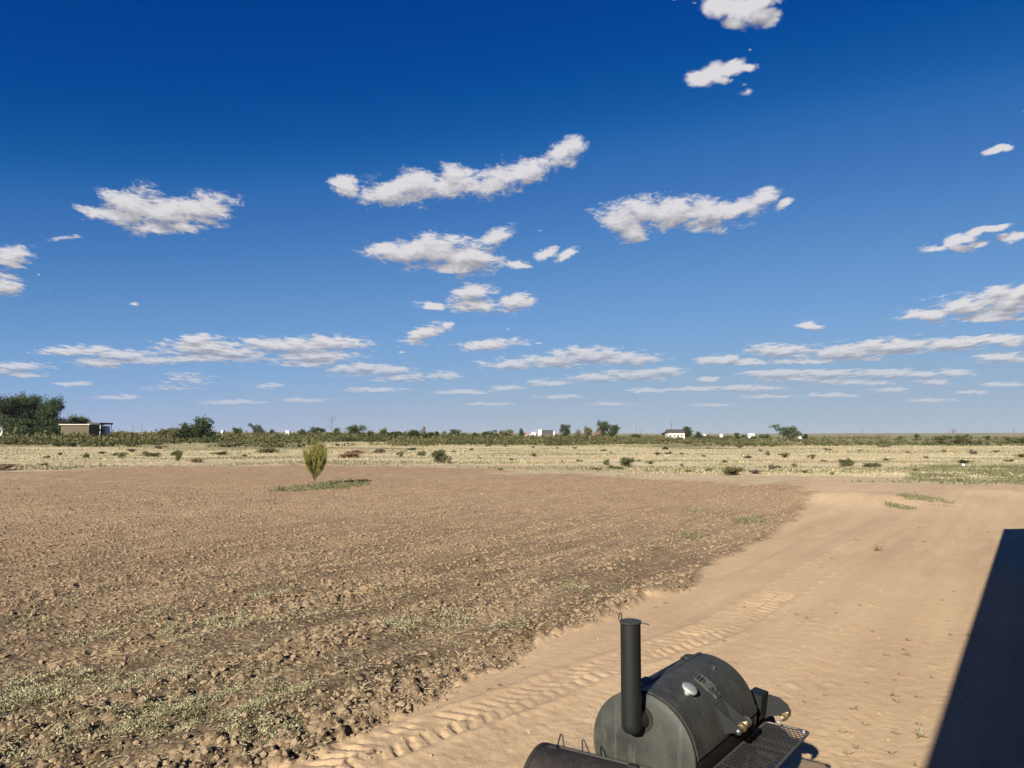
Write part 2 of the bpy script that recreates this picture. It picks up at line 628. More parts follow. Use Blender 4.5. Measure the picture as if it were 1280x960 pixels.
def mat_leaf(name, c1, c2, c3=None, scale=1.2, trans=.22, rough=.75):
    m, N = new_mat(name)
    tc = N.n('ShaderNodeTexCoord').outputs['Object']
    oi = N.n('ShaderNodeObjectInfo').outputs['Random']
    n1 = N.noise(tc, scale, 4, .6).outputs[0]
    n2 = N.n('ShaderNodeTexWhiteNoise', {'Vector': N.n('ShaderNodeVectorMath', {0: tc, 3: 3.0}, operation='SCALE').outputs[0]}, noise_dimensions='3D').outputs[0]
    f = N.m('ADD', N.rng(n1, .35, .65), N.m('MULTIPLY', N.m('SUBTRACT', n2, .5), .5), clamp=True)
    c = N.mix(f, c1, c2)
    if c3:
        c = N.mix(N.m('MULTIPLY', N.rng(oi, 0, 1), .5), c, c3)
    p = N.n('ShaderNodeBsdfPrincipled', {'Base Color': c, 'Roughness': rough, 'Specular IOR Level': .2})
    t = N.n('ShaderNodeBsdfTranslucent', {0: c})
    mx = N.n('ShaderNodeMixShader', {0: trans, 1: p.outputs[0], 2: t.outputs[0]})
    N.n('ShaderNodeOutputMaterial', {0: mx.outputs[0]})
    return m


def mat_ground():
    m, N = new_mat('ground')
    geo = N.n('ShaderNodeNewGeometry')
    P = geo.outputs['Position']
    at = N.n('ShaderNodeAttribute', attribute_name='zone')
    sepc = N.n('ShaderNodeSeparateColor', {0: at.outputs['Color']})
    till, beyond, green = sepc.outputs[0], sepc.outputs[1], sepc.outputs[2]
    # rows follow the track: a coordinate system turned to it and stretched along it
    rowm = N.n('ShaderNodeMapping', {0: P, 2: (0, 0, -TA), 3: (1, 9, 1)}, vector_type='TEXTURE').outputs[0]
    big = N.noise(P, .09, 5, .55).outputs[0]
    mid = N.noise(P, .7, 5, .6).outputs[0]
    fine = N.noise(P, 9.0, 6, .65).outputs[0]
    grit = N.noise(P, 60.0, 4, .7).outputs[0]
    dust = N.noise(P, 170.0, 3, .8).outputs[0]
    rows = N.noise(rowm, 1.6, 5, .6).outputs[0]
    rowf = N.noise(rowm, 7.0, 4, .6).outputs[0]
    # --- bare sandy track
    sand = N.mix(N.rng(mid, .3, .7), (.395, .280, .163), (.450, .328, .198))
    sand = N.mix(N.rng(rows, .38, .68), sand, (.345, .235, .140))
    sand = N.mix(N.m('MULTIPLY', N.rng(big, .45, .65), .6), sand, (.48, .345, .215))
    sand = N.mix(N.m('MULTIPLY', N.rng(fine, .52, .72), .5), sand, (.30, .20, .125))
    sand = N.mix(N.m('MULTIPLY', N.rng(grit, .55, .75), .30), sand, (.52, .39, .25))
    sand = N.mix(N.m('MULTIPLY', N.rng(dust, .50, .72), .45), sand, (.23, .155, .09))
    # --- tilled soil
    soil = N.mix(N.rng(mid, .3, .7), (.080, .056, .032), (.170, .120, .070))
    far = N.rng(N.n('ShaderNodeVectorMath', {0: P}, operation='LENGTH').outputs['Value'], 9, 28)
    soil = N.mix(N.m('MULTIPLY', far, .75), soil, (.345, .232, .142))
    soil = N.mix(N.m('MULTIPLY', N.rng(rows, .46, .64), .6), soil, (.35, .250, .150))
    soil = N.mix(N.m('MULTIPLY', N.rng(rowf, .50, .66), N.rng(far, 0, 1, .75, .45)), soil, N.mix(far, (.085, .057, .032), (.17, .112, .066)))  # dark furrow lines put into the colour to stand for trough shade
    soil = N.mix(N.m('MULTIPLY', N.rng(fine, .54, .70), .6), soil, (.33, .255, .165))
    soil = N.mix(N.m('MULTIPLY', N.rng(N.noise(P, 13.0, 5, .7).outputs[0], .57, .64), N.rng(far, 0, 1, .65, .40)), soil, (.085, .055, .032))  # dark colour specks painted in as shaded cavities between the crumbs
    straw = N.rng(N.noise(P, 26.0, 5, .75).outputs[0], .60, .68)
    soil = N.mix(N.m('MULTIPLY', straw, .65), soil, (.50, .40, .25))
    # --- dry grass ground
    spot = N.noise(P, .55, 6, .7).outputs[0]
    dry = N.mix(N.rng(mid, .3, .7), (.40, .325, .19), (.49, .41, .25))
    flat = N.n('ShaderNodeMapping', {0: P, 3: (2.6, 1, 1)}, vector_type='TEXTURE').outputs[0]
    pat = N.noise(flat, .075, 6, .62).outputs[0]
    pat2 = N.noise(flat, .16, 5, .6).outputs[0]
    dry = N.mix(N.m('MULTIPLY', N.rng(pat, .50, .60), .75), dry, (.26, .22, .115))
    dry = N.mix(N.m('MULTIPLY', N.rng(pat2, .56, .66), .8), dry, (.36, .265, .165))
    dry = N.mix(N.m('MULTIPLY', N.rng(pat2, .44, .34), .7), dry, (.60, .53, .36))
    dry = N.mix(N.m('MULTIPLY', N.rng(spot, .52, .66), .55), dry, (.20, .17, .085))
    dry = N.mix(N.m('MULTIPLY', N.rng(big, .5, .65), .5), dry, (.42, .29, .185))
    bare = N.mix(N.rng(mid, .3, .7), (.31, .235, .145), (.38, .30, .19))
    dry = N.mix(N.m('ADD', at.outputs['Alpha'], N.m('MULTIPLY', N.m('SUBTRACT', mid, .5), .8), clamp=True), bare, dry)
    # --- green ground cover
    grn = N.mix(N.rng(spot, .35, .65), (.085, .092, .034), (.20, .178, .085))
    vf = N.noise(P, .02, 5, .6).outputs[0]
    grn = N.mix(N.rng(vf, .45, .62), grn, (.33, .27, .155))
    edge = N.m('MULTIPLY', N.m('SUBTRACT', N.noise(P, 3.0, 4, .7).outputs[0], .5), .5)
    t2 = N.rng(N.m('ADD', till, edge), .35, .65)
    b2 = N.rng(N.m('ADD', beyond, edge), .30, .70)
    g2 = N.rng(N.m('ADD', green, edge), .30, .75)
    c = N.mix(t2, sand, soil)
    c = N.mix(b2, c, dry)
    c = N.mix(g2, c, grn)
    # height for the fine bump
    clod = N.n('ShaderNodeTexVoronoi', {'Vector': P, 'Scale': 14.0, 'Randomness': 1.0}, feature='F1').outputs[0]
    hb = N.m('ADD', N.m('ADD', N.m('MULTIPLY', fine, 1.0), N.m('MULTIPLY', grit, .34)), N.m('MULTIPLY', dust, .10))
    hb_soil = N.m('ADD', N.m('MULTIPLY', hb, 1.7), N.m('MULTIPLY', clod, -1.3))
    hb_soil = N.m('ADD', hb_soil, N.m('MULTIPLY', rowf, 2.2))
    hb_sand = N.m('ADD', N.m('MULTIPLY', hb, .62), N.m('MULTIPLY', rows, .3))
    hgt = N.m('ADD', N.m('MULTIPLY', hb_soil, t2), N.m('MULTIPLY', hb_sand, N.m('SUBTRACT', 1.0, t2)))
    finish(N, c, .95, 0, hgt, .022, .9, .12)
    return m


M = {}
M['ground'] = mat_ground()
M['clod'] = mat_simple('clod_soil', (.215, .158, .098), .95, 0, .35, 5.0, .004, .1)


def mat_paint(name, col, dusty, rust, rough=.55, rust_amt=.5, spec=.4):
    m, N = new_mat(name)
    tc = N.n('ShaderNodeTexCoord').outputs['Object']
    n1 = N.noise(tc, 5.0, 6, .65).outputs[0]
    n2 = N.noise(tc, 38.0, 5, .7).outputs[0]
    st = N.n('ShaderNodeMapping', {0: tc, 3: (1, 1, 7)}, vector_type='TEXTURE').outputs[0]
    n3 = N.noise(st, 30.0, 5, .6).outputs[0]
    c = N.mix(N.rng(n1, .35, .68), tuple(v * .85 for v in col), dusty)
    c = N.mix(N.m('MULTIPLY', N.rng(n3, .55, .70), .45), c, tuple(min(1, v * 1.9) for v in dusty))
    c = N.mix(N.m('MULTIPLY', N.rng(n2, .62, .72), .8), c, tuple(v * .4 for v in col))
    sp_ = N.m('MULTIPLY', N.rng(N.noise(tc, 16.0, 7, .75).outputs[0], .60, .68), rust_amt)
    c = N.mix(sp_, c, rust)
    h = N.m('ADD', n2, N.m('MULTIPLY', n3, .4))
    bp = N.n('ShaderNodeBump', {'Height': h, 'Distance': .0014, 'Strength': 1.0})
    p = N.n('ShaderNodeBsdfPrincipled', {'Base Color': c, 'Roughness': N.rng(n1, .3, .7, rough - .08, rough + .16), 'Specular IOR Level': spec, 'Normal': bp.outputs[0]})
    N.n('ShaderNodeOutputMaterial', {0: p.outputs[0]})
    return m


M['black'] = mat_paint('black_paint', (.024, .0245, .0205), (.040, .040, .033), (.055, .032, .02), .55, .35, .4)
M['rustpaint'] = mat_paint('rust_streaked_black', (.010, .007, .006), (.018, .010, .008), (.07, .026, .018), .75, .9, .2)
M['grillblack'] = mat_paint('sooty_rusting_paint', (.012, .0105, .0095), (.024, .019, .016), (.055, .026, .014), .6, .6, .3)
M['blackdark'] = mat_simple('soot_black', (.016, .014, .013), .55, 0, .4, 14.0, .003, .35)
M['chimney'] = mat_simple('chimney_black', (.0085, .0088, .0092), .55, 0, .3, 9.0, .001, .30)
M['bracket'] = mat_simple('bracket_black', (.013, .0133, .0135), .5, 0, .3, 14.0, .001, .4)
M['meshbar'] = mat_simple('dark_mesh_steel', (.040, .038, .036), .55, .2, .3, 25.0, .001, .4)
M['rust'] = mat_simple('rusty_black', (.014, .0075, .006), .8, 0, .7, 7.0, .003, .2)
M['steel'] = mat_simple('bright_steel', (.66, .66, .65), .42, .75, .05, 30.0, .0005, .5)
M['dial'] = mat_simple('dial_glass', (.24, .24, .235), .3, .2, .3, 60.0, .0005, .5)
M['emblem'] = mat_simple('emblem_black', (.062, .062, .058), .4, .2, .2, 40.0, .0005, .5)
M['brass'] = mat_simple('brass_coil', (.30, .215, .115), .38, .85, .2, 30.0, .001, .5)
M['frame'] = mat_simple('worn_steel_frame', (.085, .080, .072), .5, .4, .3, 25.0, .001, .4)
M['white'] = mat_simple('white_paint', (.50, .50, .49), .6, 0, .08)
M['cream'] = mat_simple('cream_wall', (.45, .41, .34), .8, 0, .1)
M['brownwall'] = mat_simple('brown_wall', (.085, .068, .042), .85, 0, .3, 1.5)
M['darkroof'] = mat_simple('dark_roof', (.055, .05, .048), .8, 0, .3)
M['redroof'] = mat_simple('faded_red_roof', (.40, .16, .12), .8, 0, .2)
M['greyroof'] = mat_simple('grey_shingles', (.055, .05, .048), .85, 0, .3)
M['glass'] = mat_simple('window_glass', (.03, .035, .045), .1, 0, .1, spec=.6)
M['pole'] = mat_simple('weathered_pole', (.10, .08, .06), .9, 0, .2)
M['siding'] = mat_simple('tan_metal_siding', (.34, .28, .20), .5, .1, .1, 2.0)
M['bark'] = mat_simple('bark', (.10, .075, .05), .95, 0, .3, 6.0, .01)
M['rock'] = mat_simple('pale_rock', (.72, .70, .64), .9, 0, .1, 6.0, .01)
M['leafdark'] = mat_leaf('dark_foliage', (.024, .040, .014), (.060, .082, .030), (.055, .070, .030))
M['leafolive'] = mat_leaf('olive_foliage', (.075, .090, .032), (.155, .155, .065), (.15, .12, .06), 2.0)
M['leafgreen'] = mat_leaf('green_foliage', (.042, .070, .018), (.085, .120, .036), (.10, .12, .05))
M['leafyellow'] = mat_leaf('yellow_green_foliage', (.13, .125, .028), (.29, .265, .08), None, 3.0, .35)
M['leafgrey'] = mat_leaf('grey_green_weed', (.10, .10, .038), (.47, .43, .27), None, 11.0)
M['leafgrey2'] = mat_leaf('grey_green_mat', (.080, .090, .036), (.20, .195, .10), None, 2.0)
M['twig'] = mat_leaf('dry_twigs', (.10, .085, .062), (.17, .145, .105), (.12, .09, .06), 2.0, .05)
M['red'] = mat_leaf('reddish_dead_brush', (.21, .125, .08), (.30, .19, .12), None, 1.0, .05)
M['straw'] = mat_leaf('dry_straw', (.30, .245, .135), (.48, .41, .25), None, .25, .25)
M['scrub'] = mat_leaf('scrub_foliage', (.036, .046, .015), (.130, .115, .048), None, .06, .15)
M['deadleaf'] = mat_leaf('dead_sprig', (.10, .075, .045), (.22, .17, .10), None, 8.0, .05)

# ------------------------------------------------------------------ ground sheet
r_near = np.exp(np.arange(math.log(2.2), math.log(75), .0042))
r_far = np.exp(np.arange(math.log(75) + .02, math.log(16000), .022))
rr = np.concatenate([[.02, .6, 1.2, 1.8], r_near, r_far])
a_f = np.arange(-41, 41.001, .112)
a_l = np.arange(41.6, 319.0, 1.9)
aa = np.radians(np.concatenate([a_f, a_l]))
na, nr = len(aa), len(rr)
RR, AA = np.meshgrid(rr, aa, indexing='ij')
X = (RR * np.sin(AA)).astype(np.float64)
Y = (RR * np.cos(AA)).astype(np.float64)
till, beyond, green = zones(X, Y)
WIDE_G = WIDE
Z = terrain(X, Y)
al = X * E1[0] + Y * E1[1]
cr = X * E2[0] + Y * E2[1]
spc = np.maximum(RR * .0042, .02)                       # spacing of the sheet here


def keep(lam):
    return np.clip(1.6 - 3.2 * spc / lam, 0, 1)


# clods and ridges of the tilled soil
d1, v1 = cells(al * 5.0, cr * 6.5, 1)
d2, v2 = cells(al * 11.0 + 3, cr * 13.0, 2)
d3, v3 = cells(al * 22.0 + 3, cr * 24.0, 4)
clods = (smooth(1 - d1, .35, .9) * (v1 > .35) * (.2 + .8 * v1)) * .046 * keep(.2) + smooth(1 - d2, .35, .9) * (v2 > .3) * v2 * .034 * keep(.09) + smooth(1 - d3, .3, .9) * v3 * .018 * keep(.045)
ridges = (vnoise(al * .25, cr * 3.0, 51) - .5) * .085 + (vnoise(al * .5, cr * 6.5, 52) - .5) * .045 + (fbm(al * 1.4, cr * 2.4, 3, 61) - .5) * .07
ridges += (fbm(X * .35, Y * .35, 2, 66) - .5) * .12
rough_edge = smooth(till, .05, .8)
pf = .3 + 1.15 * smooth(fbm(al * .22, cr * 1.1, 4, 53, .6), .36, .62)
vr = vnoise(al * .07, cr * 1.7, 54)
trough = smooth(1 - np.abs(2 * vr - 1), .86, 1.0)
Z += rough_edge * (clods * 1.15 * pf - trough * .045 + (fbm(X * 16, Y * 16, 3, 55, .6) - .5) * .022 * keep(.08) + ridges + .02) * smooth(RR, 1, 3) * (1 - smooth(RR, 60, 90) * .5)
# smooth sand: ruts along the track, little ripples and footprints
sandm = (1 - rough_edge) * (1 - beyond)
rut = (vnoise(al * .05, cr * .8, 71) - .5) * .07 + (vnoise(al * .09, cr * 2.6, 72) - .5) * .030 + (vnoise(al * .15, cr * 8, 73) - .5) * .007
pit = (fbm(X * 6.0, Y * 6.0, 4, 74, .65) - .5) * .008 * keep(.17) + (fbm(X * .8, Y * .8, 2, 75) - .5) * .012
pit += smooth(fbm(X * .5, Y * .5, 3, 76), .52, .64) * (fbm(X * 9.0, Y * 9.0, 4, 77, .6) - .5) * .022 * keep(.11)
pit += (fbm(X * 28.0, Y * 28.0, 2, 78) - .5) * .0045 * keep(.04)
d4, v4 = cells(X * 1.6, Y * 1.6, 6)
lumps = smooth(1 - d4 * 6.5, 0, .8) * (v4 > .8) * .010
Z += sandm * (rut + pit + lumps)
# tyre tread prints
ts, tcx = track_coord(X, Y)
onr = sandm * (1 - smooth(np.abs(tcx), .21, .30)) * (1 - smooth(ts, 13, 22) * .55) * (np.abs(tcx) < 1)
side = np.where(tcx > 0, 1.0, -1.0)
ph = (ts + np.abs(tcx) * .42 + (side > 0) * .09 + (fbm(X * 1.5, Y * 1.5, 2, 89) - .5) * .12) / .165
lug = smooth(np.abs((ph % 1.0) - .5), .10, .30)
patch = (.05 + 1.1 * vnoise(ts * .9, tcx * 0 + 2, 81)) * (.1 + 1.9 * smooth(fbm(X * 2.6, Y * 2.6, 4, 88, .6), .35, .62))
Z += onr * (lug * .026 - .016) * patch * keep(.17)
Z += sandm * .022 * np.exp(-((np.abs(tcx) - .33) / .07) ** 2) * (ts > .05) * (fbm(X * 5, Y * 5, 2, 83) + .3)
for offs, am in ((1.45, .30), (-.55, .12)):
    c2 = tcx + offs
    m2 = sandm * (1 - smooth(np.abs(c2), .16, .24)) * smooth(vnoise(ts * .35, tcx * 0 + 7, 84), .35, .6) * am
    Z += m2 * (smooth(np.abs((((ts + np.abs(c2) * .3) / .12) % 1.0) - .5), .1, .3) * .02 - .014) * keep(.12)
Z += beyond * ((fbm(X * .8, Y * .8, 3, 91) - .5) * .10) * (1 - smooth(RR, 300, 900))
verts = np.stack([X, Y, Z], -1).reshape(-1, 3)
i = np.arange(nr - 1)[:, None] * na
j = np.arange(na)[None, :]
j2 = (j + 1) % na
faces = np.stack([i + j, i + na + j, i + na + j2, i + j2], -1).reshape(-1, 4)
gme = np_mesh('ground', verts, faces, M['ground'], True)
ca = gme.attributes.new('zone', 'FLOAT_COLOR', 'POINT')
cols = np.stack([till, beyond, green, WIDE_G], -1).astype(np.float32)
ca.data.foreach_set('color', cols.ravel())
ground = link(bpy.data.objects.new('ground', gme))
tag(ground, kind='structure')
del d1, d2, d3, d4


# surface height near the camera, for things that lie on the sheet
def sheet_z(x, y):
    r = math.hypot(x, y)
    a = math.atan2(x, y)
    k = int(np.searchsorted(rr, r))
    k = min(max(k, 1), nr - 1)
    jj = int(round((math.degrees(a) + 41) / .112))
    if jj < 0 or jj >= len(a_f):
        return gz(x, y)
    return float(.5 * (Z[k, jj] + Z[k - 1, jj]))


def sheet_zv(x, y):
    r = np.hypot(x, y)
    a = np.degrees(np.arctan2(x, y))
    k = np.clip(np.searchsorted(rr, r), 1, nr - 1)
    jj = np.clip(np.round((a + 41) / .112).astype(int), 0, len(a_f) - 1)
    return .5 * (Z[k, jj] + Z[k - 1, jj])


# ------------------------------------------------------------------ loose clods (too many to count)
ico_v = []
t_ = (1 + 5 ** .5) / 2
for a, b in ((-1, t_), (1, t_), (-1, -t_), (1, -t_)):
    ico_v.append((a, b, 0))
for a, b in ((-1, t_), (1, t_), (-1, -t_), (1, -t_)):
    ico_v.append((0, a, b))
for a, b in ((-1, t_), (1, t_), (-1, -t_), (1, -t_)):
    ico_v.append((b, 0, a))
ico_v = np.array(ico_v) / math.hypot(1, t_)
ico_f = np.array([(0, 11, 5), (0, 5, 1), (0, 1, 7), (0, 7, 10), (0, 10, 11), (1, 5, 9), (5, 11, 4), (11, 10, 2), (10, 7, 6), (7, 1, 8), (3, 9, 4), (3, 4, 2), (3, 2, 6), (3, 6, 8), (3, 8, 9), (4, 9, 5), (2, 4, 11), (6, 2, 10), (8, 6, 7), (9, 8, 1)])
ico_v = ico_v[:, [0, 1, 2]]


def hull_ico():
    import bmesh
    bm = bmesh.new()
    bmesh.ops.create_icosphere(bm, subdivisions=1, radius=1)
    v = np.array([v.co[:] for v in bm.verts])
    bm.verts.index_update()
    f = np.array([[q.index for q in f.verts] for f in bm.faces])
    bm.free()
    return v, f


ico_v, ico_f = hull_ico()


def scatter_lumps(name, x, y, z, s, mat, flat=.65, jitter=.32):
    n = len(x)
    v = ico_v[None] * (1 + rng.uniform(-jitter, jitter, (n, len(ico_v), 1)))
    v = v * (s[:, None, None] * np.stack([rng.uniform(.7, 1.4, n), rng.uniform(.7, 1.4, n), rng.uniform(.5, 1.0, n) * flat / .65], -1)[:, None, :])
    a = rng.uniform(0, 6.28, n)
    c, q = np.cos(a)[:, None], np.sin(a)[:, None]
    vx = v[..., 0] * c - v[..., 1] * q
    vy = v[..., 0] * q + v[..., 1] * c
    v = np.stack([vx + x[:, None], vy + y[:, None], v[..., 2] + z[:, None]], -1).reshape(-1, 3)
    f = (ico_f[None] + (np.arange(n) * len(ico_v))[:, None, None]).reshape(-1, 3)
    return link(bpy.data.objects.new(name, np_mesh(name, v, f, mat, False)))


def near_points(n, r0, r1, p=1.0, a0=-38, a1=38):
    """points with a density that falls off with distance"""
    u = rng.uniform(0, 1, n)
    r = r0 * (r1 / r0) ** (u ** p)
    a = np.radians(rng.uniform(a0, a1, n))
    return r * np.sin(a), r * np.cos(a), r


x, y, r = near_points(95000, 5.4, 48)
tl, be, _ = zones(x, y)
pf_ = smooth(fbm((x * E1[0] + y * E1[1]) * .22, (x * E2[0] + y * E2[1]) * 1.1, 4, 53, .6), .36, .62)
k = (tl * (.22 + .78 * pf_) > rng.uniform(.10, .85, len(x)))
x, y, r = x[k], y[k], r[k]
s = rng.gamma(1.25, .0068, len(x)) * (1 + r / 60) + .003
s = np.minimum(s, .034 + r * .0002)
o = scatter_lumps('soil_clods', x, y, sheet_zv(x, y) + s * .15, s, M['clod'])
tag(o, 'loose brown clods strewn over the tilled field', 'soil clods', kind='stuff')
rr_ = np.sqrt(rng.uniform(11 ** 2, 44 ** 2, 62000))
a_ = np.radians(rng.uniform(-37, 36, 62000))
x, y = rr_ * np.sin(a_), rr_ * np.cos(a_)
tl, be, _ = zones(x, y)
pf_ = smooth(fbm((x * E1[0] + y * E1[1]) * .2, (x * E2[0] + y * E2[1]) * 1.3, 4, 59, .6), .36, .62)
k = tl * (.3 + .7 * pf_) > rng.uniform(.05, .9, len(x))
x, y = x[k], y[k]
s = np.minimum(rng.gamma(1.6, .0075, len(x)) + .006, .042)
M['clodfar'] = mat_simple('clod_soil_pale', (.212, .143, .085), .95, 0, .45, 1.3, .004, .1)
o = scatter_lumps('soil_clods', x, y, sheet_zv(x, y) + s * .2, s, M['clodfar'])
tag(o, 'small loose clods over the farther part of the tilled field', 'soil clods', kind='stuff')
x, y, r = near_points(2200, 5.4, 30)
tl, be, _ = zones(x, y)
k = (tl < .3) & (be < .3)
x, y = x[k], y[k]
s = rng.gamma(1.6, .003, len(x)) + .002
M['pebble'] = mat_simple('track_pebble', (.30, .21, .13), .95, 0, .4, 5.0, .003, .1)
o = scatter_lumps('pebbles', x, y, sheet_zv(x, y) + s * .2, s, M['pebble'])
tag(o, 'small sandy pebbles lying on the dirt track', 'pebbles', kind='stuff')


# ------------------------------------------------------------------ foliage helpers
def blades(x, y, z, h, w, lean=.4, az=None):
    """one slim bent triangle pair per blade -> verts, faces(quads)"""
    n = len(x)
    a = rng.uniform(0, 6.283, n) if az is None else az
    ln = rng.uniform(0, lean, n) * h
    dx, dy = np.cos(a) * ln, np.sin(a) * ln
    b = rng.uniform(0, 6.283, n)
    wx, wy = np.cos(b) * w / 2, np.sin(b) * w / 2
    p0 = np.stack([x - wx, y - wy, z - .01 * h], -1)
    p1 = np.stack([x + wx, y + wy, z - .01 * h], -1)
    p2 = np.stack([x + wx * .8 + dx * .4, y + wy * .8 + dy * .4, z + h * .6], -1)
    p3 = np.stack([x + dx, y + dy, z + h], -1)
    v = np.stack([p0, p1, p2, p3], 1).reshape(-1, 3)
    f = np.arange(n * 4).reshape(n, 4)
    return v, f


def leaf_quads(p, size, up=.3):
    """small randomly turned leaf quads at points p"""
    n = len(p)
    u = rng.normal(0, 1, (n, 3))
    u /= np.linalg.norm(u, axis=1)[:, None]
    w = rng.normal(0, 1, (n, 3))
    w = np.cross(u, w)
    w /= np.linalg.norm(w, axis=1)[:, None]
    s = (size * rng.uniform(.6, 1.4, n))[:, None]
    v = np.stack([p - u * s, p + w * s * .55, p + u * s, p - w * s * .55], 1).reshape(-1, 3)
    return v, np.arange(n * 4).reshape(n, 4)


def crown_points(lobes, n, clumps=26, spread=.26, shell=.72):
    """leaf positions: clumps gathered near the outside of uneven lobes"""
    pts = []
    vol = np.array([l[3] * l[4] * l[5] for l in lobes]) ** .75
    for l, share in zip(lobes, vol / vol.sum()):
        m = max(5, int(clumps * share * len(lobes)))
        k = max(1, int(n * share / m))
        d = rng.normal(0, 1, (m, 3))
        d /= np.linalg.norm(d, axis=1)[:, None]
        rad = shell + (1 - shell) * rng.uniform(-1.2, 1.1, m)
        c = d * rad[:, None]
        q = c[:, None, :] + np.clip(rng.normal(0, spread, (m, k, 3)), -1.9 * spread, 1.9 * spread) * rng.uniform(.5, 1.3, (m, 1, 1))
        q = q.reshape(-1, 3) * np.array(l[3:6]) + np.array(l[0:3])
        pts.append(q)
    p = np.concatenate(pts)
    return p[p[:, 2] > .02]


def limb_mesh(h, r, lobes, seed=0):
    mb = MB()
    rnd = random.Random(seed)
    top = Vector((rnd.uniform(-.05, .05) * h, rnd.uniform(-.05, .05) * h, h * .55))
    mb.tube([(0, 0, -.15), (r * .2, 0, h * .2), tuple(top)], [r * 1.25, r, r * .6], 7)
    for l in lobes:
        e = Vector(l[0:3])
        mid = top.lerp(e, .5) + Vector((rnd.uniform(-.1, .1), rnd.uniform(-.1, .1), rnd.uniform(-.02, .1))) * h * .3
        base = Vector((0, 0, h * rnd.uniform(.25, .5)))
        mb.tube([base, mid, e, e + (e - mid) * .6], [r * .6, r * .4, r * .22, r * .08], 5)
    return mb


def tree_meshes(kind, seed):
    """unit trees about 1 m high and 1 m wide: crown and trunk meshes"""
    rnd = random.Random(seed)
    lobes = []
    if kind == 'broad':
        for _ in range(13):
            a = rnd.uniform(0, 6.28)
            rd = rnd.uniform(.05, .33)
            lobes.append((rd * math.cos(a), rd * math.sin(a), rnd.uniform(.26, .82), rnd.uniform(.15, .24), rnd.uniform(.15, .24), rnd.uniform(.12, .20)))
        n, size, th, tr = 11000, .0175, .6, .035
    elif kind == 'bush':
        for _ in range(8):
            a = rnd.uniform(0, 6.28)
            rd = rnd.uniform(.0, .32)
            lobes.append((rd * math.cos(a), rd * math.sin(a), rnd.uniform(.18, .68), rnd.uniform(.14, .24), rnd.uniform(.14, .24), rnd.uniform(.14, .24)))
        n, size, th, tr = 6000, .024, .4, .03
    elif kind == 'scrubby':
        for _ in range(5):
            a = rnd.uniform(0, 6.28)
            rd = rnd.uniform(.05, .33)
            lobes.append((rd * math.cos(a), rd * math.sin(a), rnd.uniform(.2, .55), rnd.uniform(.14, .26), rnd.uniform(.14, .26), rnd.uniform(.16, .34)))
        n, size, th, tr = 2000, .032, .3, .02
    elif kind == 'leaning':
        lobes = [(-.30, 0, .82, .14, .12, .12), (-.12, .05, .66, .14, .14, .12), (.10, 0, .60, .2, .18, .2), (.28, .05, .48, .17, .16, .22), (.20, -.1, .72, .13, .12, .11), (.40, 0, .34, .12, .12, .2), (.0, 0, .42, .16, .16, .14)]
        n, size, th, tr = 3600, .02, .5, .035
    p = crown_points(lobes, n, 22 if kind != 'scrubby' else 12)
    v, f = leaf_quads(p, np.full(len(p), size))
    return (v, f), limb_mesh(th, tr, lobes, seed)


_tree_cache = {}


def plant(name, loc, w, h, kind='bush', var=0, mat='leafdark', rz=0.0, trunk=True, label=None, cat='bush', group=None, depth=None):
    key = (kind, var, mat)
    if key not in _tree_cache:
        (v, f), mb = tree_meshes(kind, var * 13 + 5)
        cm = np_mesh('crown', v, f, M[mat])
        t = mb.build('trunk', M['bark'])
        tm = t.data
        bpy.data.objects.remove(t)
        _tree_cache[key] = (cm, tm)
    cm, tm = _tree_cache[key]
    e = empty(name, loc, rz, (w, depth or w, h), label=label, cat=cat, group=group)
    link(bpy.data.objects.new('crown', cm), e)
    if trunk:
        link(bpy.data.objects.new('trunk', tm), e)
    return e


def far_spot(px, D):
    """position at distance D on the bearing of a photograph column"""
    x = (px - 640) / F_PX * D
    return x, D, gz(x, D)


def far_plant(name, px, top_y, w_px, D, **kw):
    x, y, z = far_spot(px, D)
    H = CAM_H + (544 - top_y) / F_PX * D - z
    kw.setdefault('rz', random.uniform(-.5, .5))
    return plant(name, (x, y, z - .05), w_px / F_PX * D * 1.12, max(H, .4) * 1.04, **kw)


